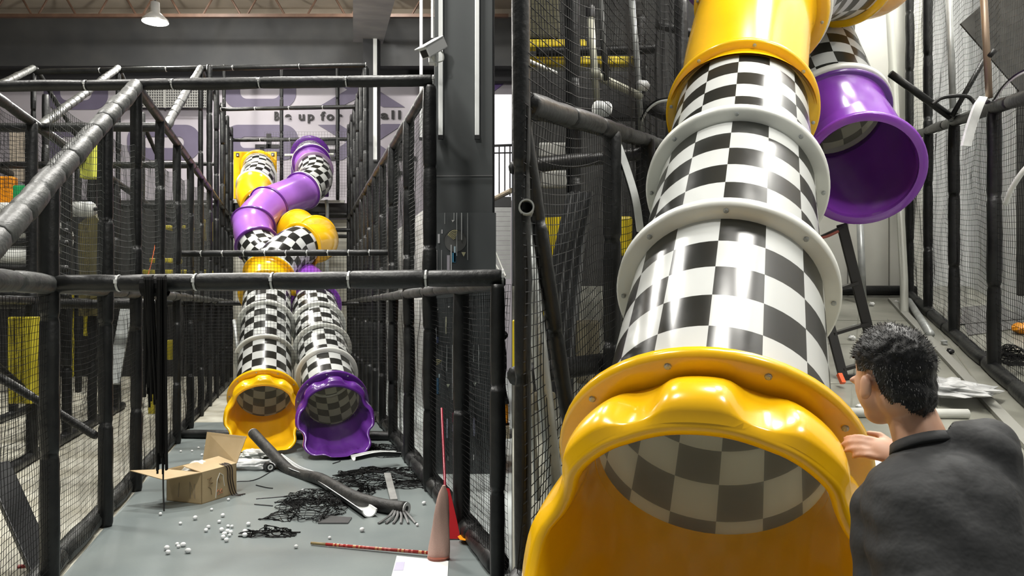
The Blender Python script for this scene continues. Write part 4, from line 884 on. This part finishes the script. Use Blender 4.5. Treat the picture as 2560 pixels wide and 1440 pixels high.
tube_section(ry, cut(2, 4), CHK, 'tube_section', True, 0, n=64); flange(ry, sp[32], tang(4), YEL, R=.46, th=.08, n=64)
tube_section(ry, cut(4, 6), mat('orange_yellow_plastic', (.88,.40,.006), .25), 'tube_elbow', bell=.03, n=56); flange(ry, sp[48], tang(6), WPL, n=56); tube_section(ry, cut(6, 7), CHK, 'tube_section', True, 0, n=56)
# purple slide of the right hall
rp = thing('tube_slide', 'unfinished purple and checkered tube slide with open end above the ladder', 'slide', at(2155, 575, 6.3))
full = [at(2156,424,6.3), at(2150,402,6.45), at(2122,352,6.6), at(2085,290,6.78), at(2052,190,7.3), at(2015,85,8.1), at(1968,10,9.0), at(1905,-20,9.4), at(1840,-5,9.3), at(1800,-60,9.8)]
sp = spline(full, 8)
tube_section(rp, cut(0, 3), PUR, 'tube_elbow', bell=.05, n=64); flange(rp, sp[0], tang(0), PUR, R=.465, th=.05, r=.40, n=64); flange(rp, sp[24]-tang(3)*.03, tang(3), PURD, R=.46, n=56); flange(rp, sp[24]+tang(3)*.03, tang(3), WPL, R=.475, th=.06, n=56, bolts=6)
tube_section(rp, cut(3, 5), CHK, 'tube_section', True, 0, n=56); flange(rp, sp[40], tang(5), WPL); tube_section(rp, cut(5, 7), CHK, 'tube_section', True, 0); flange(rp, sp[56], tang(7), PUR)
tube_section(rp, cut(7, 9), PURL, 'tube_elbow', bell=.05)
# black step ladder under the purple tube
t = thing('step_ladder', 'black folding step ladder standing under the purple tube end', 'ladder', frp(2110, 950))
LD = mat('ladder_black', (.014,.013,.012), .4)
a0, a1 = at(2104, 560, 6.7), frp(2196, 925); b0, b1 = at(2020, 600, 6.7), frp(2110, 950)
for nm, p, q, w in (('rail', a0, a1, .085), ('rail', b0, b1, .075)):
    b = MB(); b.bar(p, q, w, .03, (0,1,0)); b.build(nm, LD, t, bevel=.005)
for k in (.02, .40, .68, .93):
    b = MB(); b.bar(a0.lerp(a1, k), b0.lerp(b1, k), .05, .025); b.build('rung', LD, t)
b = MB(); b.bar(b1+V(-.02,0,.02), b1+V(.12,.05,.02), .06, .04); b.build('foot', LD, t); b = MB(); b.bar(a1+V(-.1,0,.02), a1+V(.06,0,.02), .06, .04); b.build('foot', LD, t)
b = MB(); b.bar(at(2108, 958, 6.2), at(2098, 935, 6.25), .035, .03); b.build('safety_tab', mat('orange_red', (.8,.12,.03), .4), t)
pipe('cord', 'reddish cord tied around the ladder top', spline([at(2096,578,6.6), at(2070,590,6.6), at(2050,596,6.6), at(2042,605,6.6)], 4), .012, mat('reddish_cord', (.25,.06,.04), .6), 'cord')
# debris on the right floor
crumple('plastic_film', 'crumpled clear plastic film on the floor right of the man', frp(2366, 990), .26, .38, .06, PLAS, 'film', 8, .6, 26)
sheet('white_sheet', 'white sheet lying on the floor left of the man', [(2150,1170),(2185,1120),(2225,1135),(2200,1220),(2160,1260)], WHITE, .004, 'sheet', frp)
for i, (u, v, lab, m) in enumerate(((2135,822,'grey crumb of debris below the ladder', STEEL),(2240,760,'white chip near the far corner pipe', WHITE),(2130,850,'white chip beside the grey crumb below the ladder', WHITE),(2360,862,'grey metal fitting beside the lying steel pipe', STEEL),(2375,885,'dark scrap at the right base rail', BLACK),(2180,765,'white chip at the foot of the cream wall', WHITE),(2150,1028,'white chip in front of the white tube', WHITE))):
    crumple('debris', lab, frp(u, v), .035, .035, .025, m, 'debris', i, .5, 8)
for i, (p, q) in enumerate((((2060,800),(2300,803)), ((2060,860),(2330,863)), ((2060,960),(2390,958)), ((2150,740),(2110,1250)), ((2300,760),(2560,1120)), ((2330,755),(2700,1150)))):
    b = MB(); b.bar(frp(*p)+V(0,0,.001), frp(*q)+V(0,0,.001), .012, .004); b.build('tile_joint', mat('joint_grey', (.22,.22,.18), .7), fr_)
b = MB(); b.bar(prr(1.5, 4.0, .02), prr(1.5, 10.8, .02), .08, .03); tag(b.build('floor_channel', mat('greyed_steel', (.30,.30,.27), .5)), 'grey metal channel lying along the right base rail', 'channel')

# left side of the right hall
lf = thing('climbing_cage', 'black foam-wrapped frame left of the large checkered slide', 'play structure', prr(-1, 4, 0))
foam(lf, prr(-1.0, 3.17, 1.91), prr(-1.0, 9.5, 1.91), r=.052, seg=.7)
foam(lf, V(.045, 3.12, .9), V(.03, 3.12, 4.2), r=.034, name='post')
foam(lf, at(1300, 270, 3.14), at(1428, 1080, 3.5), r=.034, name='brace', seg=.5)
foam(lf, at(1531, 330, 4.7), frp(1531, 1120)+V(0,0,-.0), r=.055, name='post', seg=.7)
foam(lf, at(1620, 345, 5.9), frp(1620, 980), r=.05, name='post'); foam(lf, at(1702, 0, 8.0), at(1702, 700, 8.0), r=.07, name='post'); foam(lf, at(1600, 40, 8.5), at(1606, 800, 8.5), r=.06, name='post'); foam(lf, at(1430, -40, 6.5), at(1436, 700, 6.5), r=.06, name='post')
foam(lf, prr(-1.0, 3.02, .05), prr(-1.0, 5.0, .05), r=.06); foam(lf, at(1640, 60, 8.5), at(1760, 90, 8.5), r=.05); foam(lf, at(1600, 260, 8.5), at(1760, 330, 8.2), r=.06); foam(lf, at(1283, 420, 5.2), at(1640, 380, 6.4), r=.05); foam(lf, at(1340, 130, 8.2), at(1640, 122, 8.2), r=.05)
foam(lf, at(1283, 940, 4.4), at(1520, 905, 4.9), r=.06)
pipe('steel_pipe', 'grey steel pipe leaning at the left edge below the open pipe end', [at(1308, 520, 3.25), at(1352, 900, 3.35), at(1392, 1240, 3.45)], .033, STEEL)
pipe('thin_steel_pipe', 'thin pale pipe beside the leaning steel pipe', [at(1296, 560, 3.2), at(1345, 1250, 3.4)], .012, STEEL)
t = thing('open_pipe', 'short open steel pipe end pointing at the viewer at left edge', 'pipe', at(1316, 518, 3.1))
b = MB(); b.lathe([(-.02,.024),(-.02,.030),(.16,.030),(.16,.024)], at(1316, 518, 3.06), (.0,1,0), 24, True); b.build('pipe_wall', STEEL, t, True, angle=.8)
b = MB(); b.lathe([(.10,.001),(.10,.025)], at(1316, 518, 3.06), (0,1,0), 16); b.build('dark_bore', mat('pipe_bore', (.12,.125,.125), .5), t)
CP = mat('cream_pipe_paint', (.45,.45,.36), .4)
t = thing('upright_pipe', 'cream upright pipe with a black cap in the upper left of the dark frame', 'pipe', at(1492, 280, 6.2))
b = MB(); b.tube([at(1476, 40, 6.2), at(1494, 282, 6.2)], .028, 12); b.build('tube', CP, t, True)
b = MB(); b.lathe([(0,.034),(.08,.034),(.10,.02),(.10,.001)], at(1476, 44, 6.2), (0,0,1), 12); b.build('end_cap', BLACK, t, True)
b = MB(); b.lathe([(-.04,.03),(-.04,.042),(.04,.042),(.04,.03)], at(1488, 186, 6.2), (0,0,1), 12, True); b.build('clamp', CP, t, True)
pipe('cross_pipe', 'cream cross pipe running right from the upright pipe', [at(1492,190,6.2), at(1600,240,6.8)], .032, CP)
pipe('thin_upright_pipe', 'thin grey pipe right of the cream upright pipe', [at(1578,-20,7), at(1592,150,7), at(1604,330,7)], .028, STEEL)
pipe('hanging_rope', 'twisted grey rope hanging beside the cream upright pipe', [at(1500,-20,6), at(1508,110,6), at(1516,200,6)], .022, NETG, 'rope')
for i, (u, v, d) in enumerate(((1505, 272, 4.7), (1607, 214, 6.8))):
    b = MB(); b.lathe([(-.05,.001),(-.05,.035),(-.035,.045),(.035,.045),(.05,.035),(.05,.001)], at(u, v, d), (1,.3,.0), 14); tag(b.build('white_clamp', WHITE, None, True), ('white plastic clamp on the dark rail', 'white plastic clamp at the end of the cream cross pipe')[i], 'clamp')
strap('split_foam_strip', 'long white foam strip hanging from the dark rail left of the slide', [at(1527,316,4.75), at(1545,360,4.7), at(1570,430,4.7), at(1590,500,4.7), at(1602,580,4.75)], .045, FOAM, FOAMIN, (1,.2,0))
strap('split_foam_strip', 'thin white foam strip arching between the dark rail and the slide', [at(1600,300,6.0), at(1615,272,5.9), at(1640,252,5.8), at(1672,245,5.7), at(1690,250,5.7)], .04, FOAMIN, FOAM, (.2,1,0))
pipe('white_rod', 'white rod slanting behind the net in the upper left', [at(1304,144,6.0), at(1390,182,6.4)], .014, WHITE, 'rod')
YB = mat('yellow_bar_vinyl', (.72,.52,.01), .4, c2=(.85,.66,.02), scale=5)
pad('padded_beam', 1320, 1466, 97, 118, 8.4, YB, 'upper yellow padded beam behind the dark frame', .15); pad('padded_beam', 1324, 1616, 139, 160, 8.6, YB, 'lower longer yellow padded beam behind the dark frame', .15)
pad('beam_lining', 1324, 1616, 162, 172, 8.7, WPAD, 'pale strip under the lower yellow padded beam', .1)
b = MB(); P = [at(u, v, 7.2) for u, v in ((1340,545),(1440,540),(1425,580),(1398,590),(1384,665),(1372,578),(1352,580),(1368,840),(1345,900))]; n = len(P)
b.add(P+[q+V(0,.1,0) for q in P], [tuple(range(n)), tuple(range(2*n-1, n-1, -1))]+[(k, k+n, (k+1) % n+n, (k+1) % n) for k in range(n)]); tag(b.build('yellow_board', YB), 'yellow notched panel behind the leaning black post', 'panel')
pad('yellow_board', 1540, 1582, 540, 640, 8.2, YB, 'small yellow panel just left of the white flange', .1)
pad('yellow_board', 1281, 1296, 800, 960, 4.6, YB, 'yellow panel sliver at the bottom left of the dark frame', .1)
CURT = mat('grey_mesh_curtain', (.17,.175,.18), .6, c2=(.25,.255,.26), scale=3)
def curtain(i, j):
    q = j/20; a = at(1440+(i/24-.5)*(70+30*q)-60*q+40*max(0,.3-q), 480+q*520, 6.0); return a+V(0,.05*math.sin(i*1.1+q*2),0)
b = MB(); b.grid(25, 21, curtain); b.grid(25, 21, lambda i, j: curtain(i, j)+V(0,.012,0)); tag(b.build('mesh_curtain', CURT, None, True), 'grey mesh curtain hanging behind the leaning black post', 'curtain')
for i, (u0, u1, v0, v1) in enumerate(((1345,1420,355,395),(1350,1425,425,470),(1300,1390,980,1120),(1440,1500,800,960))):
    pad('pale_board', u0, u1, v0, v1, 7.6 if i < 2 else 5.6, (mat('grey_board', (.30,.30,.28), .6, var=.3, scale=4) if i < 2 else mat('dusty_board', (.25,.22,.15), .6, var=.3, scale=4)), ('pale board glimpsed under the dark rail, upper one', 'pale board glimpsed under the dark rail, lower one', 'dusty board low at the left edge behind the net', 'dusty board low behind the grey mesh curtain')[i], .05)
net('safety_net', 'black net on the dark frame at left below the rail', prr(-.98, 3.05, .1), prr(-.98, 7.2, .1), prr(-.98, 7.2, 1.9), prr(-.98, 3.05, 1.9), .045, .0022, sag=.05, sagw=1.4)
net('safety_net', 'black net on the dark frame at left above the rail', prr(-.98, 3.1, 1.95), prr(-.98, 8.2, 1.95), prr(-.98, 8.2, 4.2), prr(-.98, 3.1, 3.6), .05, .0024, sag=.10, sagw=1.4)
net('safety_net', 'fine dark net in front of the yellow padded beams', at(1290,300,8.0), at(1640,300,8.0), at(1640,-20,8.0), at(1290,-20,8.0), .06, .0024)
pad('black_backdrop', 1290, 1600, 175, 300, 9.2, mat('black_panel', (.012,.012,.012), .6), 'black panel behind the dark frame under the yellow beams', .1)
pad('olive_screen', 1300, 1400, -40, 96, 9.4, mat('olive_panel', (.06,.055,.025), .7), 'dark olive panel above the yellow padded beams', .1)

# ------------------------------------------------------------------ the man kneeling beside the exit
def fuse(name, caps, balls, m, voxel, parent=None, smooth=6, trim=None, disp=None):
    b = MB()
    for p0, r0, p1, r1 in caps:
        p0, p1 = Vector(p0), Vector(p1); n = 7
        ax = p1-p0; L = max(ax.length, 1e-4); prof = []
        for k in range(n): an = -PI/2+PI/2*k/(n-1); prof.append((r0*math.sin(an), max(r0*math.cos(an), 1e-4)))
        for k in range(n): an = PI/2*k/(n-1); prof.append((L+r1*math.sin(an), max(r1*math.cos(an), 1e-4)))
        b.lathe(prof, p0, ax, 16)
    for c, rad, rot in balls:
        q = MB(); q.ball((0,0,0), 1, 24, 16); M = rot if rot is not None else Matrix.Identity(3)
        b.add([Vector(c)+M @ Vector((v[0]*rad[0], v[1]*rad[1], v[2]*rad[2])) for v in q.v], q.f)
    o = b.build(name+'_src', m); r = o.modifiers.new('r', 'REMESH'); r.mode = 'VOXEL'; r.voxel_size = voxel
    s_ = o.modifiers.new('s', 'SMOOTH'); s_.factor = .5; s_.iterations = smooth
    dg = bpy.context.evaluated_depsgraph_get(); me = bpy.data.meshes.new_from_object(o.evaluated_get(dg)); me.name = name
    bpy.data.objects.remove(o)
    if trim or disp:
        bm = bmesh.new(); bm.from_mesh(me)
        if disp:
            bm.normal_update()
            for v in bm.verts: v.co += v.normal*disp(v.co)
        if trim:
            bmesh.ops.delete(bm, geom=[v for v in bm.verts if trim(v.co)], context='VERTS')
        bm.to_mesh(me); bm.free()
    me.polygons.foreach_set('use_smooth', [True]*len(me.polygons)); me.materials.clear(); me.materials.append(m)
    o = bpy.data.objects.new(name, me); COL.objects.link(o)
    if parent: o.parent = parent; o.matrix_parent_inverse = parent.matrix_basis.inverted()
    return o
SKIN = mat('skin', (.50,.27,.17), .5, c2=(.56,.32,.21), scale=6); SKIN.node_tree.nodes['Principled BSDF'].inputs['Subsurface Weight'].default_value = .08
HAIR = mat('black_hair', (.006,.006,.006), .45, spec=.35); SHIRT = mat('charcoal_shirt', (.014,.015,.016), .75, c2=(.022,.023,.024), scale=7, bump=.7, bscale=8); TROU = mat('dark_trousers', (.012,.013,.018), .8, var=.2)
fz = lambda y: rfl(y)
hc = at(2226, 934, 2.02)                      # head centre
yaw = Matrix.Rotation(math.radians(20), 3, 'Z') @ Matrix.Rotation(math.radians(-14), 3, 'X')   # turned left, bowed forward
def hd(x, y, z): return hc+yaw @ V(x, y, z)    # x right, y forward, z up of the head
nk0, nk1 = at(2272, 1020, 2.0), at(2306, 1115, 1.955)
shl, shr = at(2196, 1275, 1.95), at(2470, 1112, 1.93)
elL, elR = at(2204, 1530, 1.88), at(2545, 1400, 2.02)
wrL, wrR = V(.86, 2.10, fz(2.1)+.34), at(2262, 1140, 2.30)
chest, belly, hip = at(2345, 1300, 1.88), at(2362, 1470, 1.80), at(2372, 1640, 1.74)
hipL, hipR = hip+V(-.09, 0, -.03), hip+V(.09, 0, -.03)
knL, knR = V(hip.x-.13, 2.04, fz(2.04)+.065), V(hip.x+.14, 2.02, fz(2.02)+.065)
anL, anR = V(hip.x-.10, 1.62, fz(1.62)+.055), V(hip.x+.12, 1.60, fz(1.6)+.055)
caps = [(nk0, .056, nk1, .064), (hd(0,-.02,-.06), .062, nk0, .055), (nk1, .06, chest, .10), (chest, .10, hip, .11), (shl, .045, shr, .045),
        (shl, .045, elL, .037), (elL, .038, wrL, .026), (shr, .045, elR, .038), (elR, .038, wrR, .026),
        (hipL, .08, knL, .055), (hipR, .08, knR, .055), (knL, .055, anL, .035), (knR, .055, anR, .035)]
balls = [(hd(0,-.012,.018), (.078,.095,.092), yaw), (hd(0,.035,-.03), (.066,.062,.085), yaw), (hd(0,.055,-.088), (.040,.040,.034), yaw),
         (hd(0,.102,-.03), (.012,.018,.022), yaw), (hd(-.089,-.004,-.03), (.010,.018,.030), yaw), (hd(.089,-.004,-.03), (.010,.018,.030), yaw), (hd(-.084,.01,-.045), (.012,.014,.018), yaw), (hd(.084,.01,-.045), (.012,.014,.018), yaw),
         (hd(-.03,.09,.0), (.018,.012,.010), yaw), (hd(.03,.09,.0), (.018,.012,.010), yaw), (hd(0,.093,-.066), (.024,.012,.010), yaw)]
def hand(wr, fwd, nrm, side, curl=.5):
    """palm and five fingers; fwd along the hand, nrm out of the back of the hand, side towards the thumb"""
    f, n, s = [Vector(k).normalized() for k in (fwd, nrm, side)]; out = []; bl = []
    pc = wr+f*.05; Rm = Matrix((s, f, n)).transposed(); bl.append((pc, (.042, .052, .016), Rm))
    for k, (off, ln) in enumerate(((.031, .074), (.011, .084), (-.011, .078), (-.030, .060))):
        p0 = wr+f*.088+s*off; d1 = (f-n*.25*curl).normalized(); p1 = p0+d1*ln*.45; d2 = (f-n*1.0*curl).normalized(); p2 = p1+d2*ln*.32; d3 = (f*.7-n*1.5*curl).normalized(); p3 = p2+d3*ln*.25
        out += [(p0-f*.02, .0095, p1, .0088), (p1, .0088, p2, .0082), (p2, .0082, p3, .0072)]
    t0 = wr+f*.03+s*.032; t1 = t0+(f*.7+s*.7-n*.2).normalized()*.04; t2 = t1+(f*.95+s*.15-n*.3).normalized()*.03
    out += [(wr+f*.015+s*.015, .014, t0, .012), (t0, .012, t1, .0105), (t1, .0105, t2, .009)]
    return out, bl
h1, b1 = hand(wrR, at(2120, 1104, 2.32)-wrR, V(0,-.75,.7), V(.1,.6,.7), .5); h2, b2 = hand(wrL, V(.1,.5,-.25), V(0,.25,1), V(.6,0,0), .35)
caps += h1+h2; balls += b1+b2
for a in (anL, anR): caps.append((a, .036, a+V(0,-.14,-.018), .03))
man = fuse('person', caps, balls, SKIN, .0058, smooth=4)
tag(man, 'man in a dark t-shirt seen from behind, kneeling beside the yellow slide exit', 'person')
# hair
def hair_keep(co):
    q = yaw.inverted() @ (co-hc); t = min(1, max(0, (q.y+.045)/.09)); th = -.118+9*q.x*q.x+t*.09+.01*noise.noise(co*40)
    if q.y > .03: th = .05
    if abs(q.x) > .058 and -.025 < q.y < .035: th = max(th, .006)
    return q.z < th
hair = fuse('hair', [], [(hd(0,-.014,.020), (.0865,.105,.103), yaw), (hd(0,-.045,-.045), (.070,.060,.085), yaw)], HAIR, .0058, man, 3, trim=lambda c: hair_keep(c), disp=lambda c: .004*noise.noise(c*60)+.006*noise.noise(c*22))
rng = random.Random(5); b = MB(); me = hair.data
for p in me.polygons:
    if rng.random() > .75: continue
    for _ in range(2):
        c = p.center+Vector((rng.uniform(-1,1), rng.uniform(-1,1), rng.uniform(-1,1)))*.004; nrm = p.normal
        dirv = (nrm*.45+yaw @ V(rng.uniform(-.35,.35), .25+rng.uniform(-.4,.4), (.1 if p.center.z > hc.z+.03 else -.8)+rng.uniform(-.3,.3))).normalized(); L = rng.uniform(.004, .010); sd = dirv.cross(nrm+V(.01,.02,.03)).normalized()*.0009
        b.add([c-sd, c+sd, c+dirv*L], [(0,1,2)])
tag(b.build('hair_tuft', HAIR, hair), kind='stuff')
# t-shirt
def vp(p0, p1, t): return Vector(p0).lerp(Vector(p1), t)
scaps = [(vp(shl, shr, .0), .068, vp(shl, shr, 1), .068), (nk1+V(.01,-.02,-.03), .07, shl+V(0,0,.0), .066), (nk1+V(.02,-.015,-.02), .072, shr, .066), (shl, .066, vp(shl, elL, .86), .062), (shr, .066, vp(shr, elR, .8), .062),
         (chest+V(-.04,0,.02), .135, belly+V(-.02,0,0), .135), (chest+V(.05,0,.03), .135, belly+V(.05,0,0), .14), (belly+V(-.02,0,0), .135, hip+V(-.04,0,.02), .135), (belly+V(.05,0,0), .14, hip+V(.05,0,.02), .14),
         (shl+V(.03,-.01,-.05), .085, chest+V(-.05,0,-.05), .125), (shr+V(-.03,-.01,-.04), .095, chest+V(.09,0,-.04), .13)]
def wrinkle(c):
    d = (c-shr); e = (c-chest)
    w1 = math.sin(46*(d.z*.9+d.x*.55)+3*noise.noise(c*5))*max(0, 1-((c-at(2400,1190,1.83)).length/.22))*.005
    w2 = math.sin(40*(e.x*.8+e.z*.55)+4*noise.noise(c*4))*max(0, 1-((c-at(2480,1400,1.72)).length/.22))*.005
    w3 = math.sin(60*(c-shl).z+2*noise.noise(c*6))*max(0, 1-((c-at(2190,1370,1.86)).length/.14))*.004
    return 1.7*(w1+w2+w3)+.006*noise.noise(c*9)
nkd = (nk0-nk1).normalized()
def collar(c): 
    d = c-nk1; h = d.dot(nkd); return h > .010+max(0, (d-nkd*h).length-.068)*2.5 and (d-nkd*h).length < .15
shirt = fuse('t_shirt', scaps, [], SHIRT, .0062, man, 8, trim=collar, disp=wrinkle)
b = MB(); cr = []
ns = nkd.cross(V(0,1,0)).normalized(); nt = nkd.cross(ns)
b.lathe([(-.022,.074),(-.016,.079),(.006,.071),(.006,.067)], nk1+nkd*.010, nkd, 32, True); b.build('collar', SHIRT, man, True)
# trousers and shoes
fuse('trousers', [(hipL, .10, knL, .07), (hipR, .10, knR, .07), (knL, .07, anL, .05), (knR, .07, anR, .05), (hip+V(-.06,0,.0), .13, hip+V(.06,0,0), .13)], [], TROU, .008, man, 5, disp=lambda c: .004*noise.noise(c*14))
for a in (anL, anR):
    fuse('shoe', [(a+V(0,-.02,-.01), .044, a+V(0,-.15,-.02), .036), (a+V(0,0,-.01), .045, a+V(0,.02,-.01), .045)], [], BLACK, .008, man, 4)
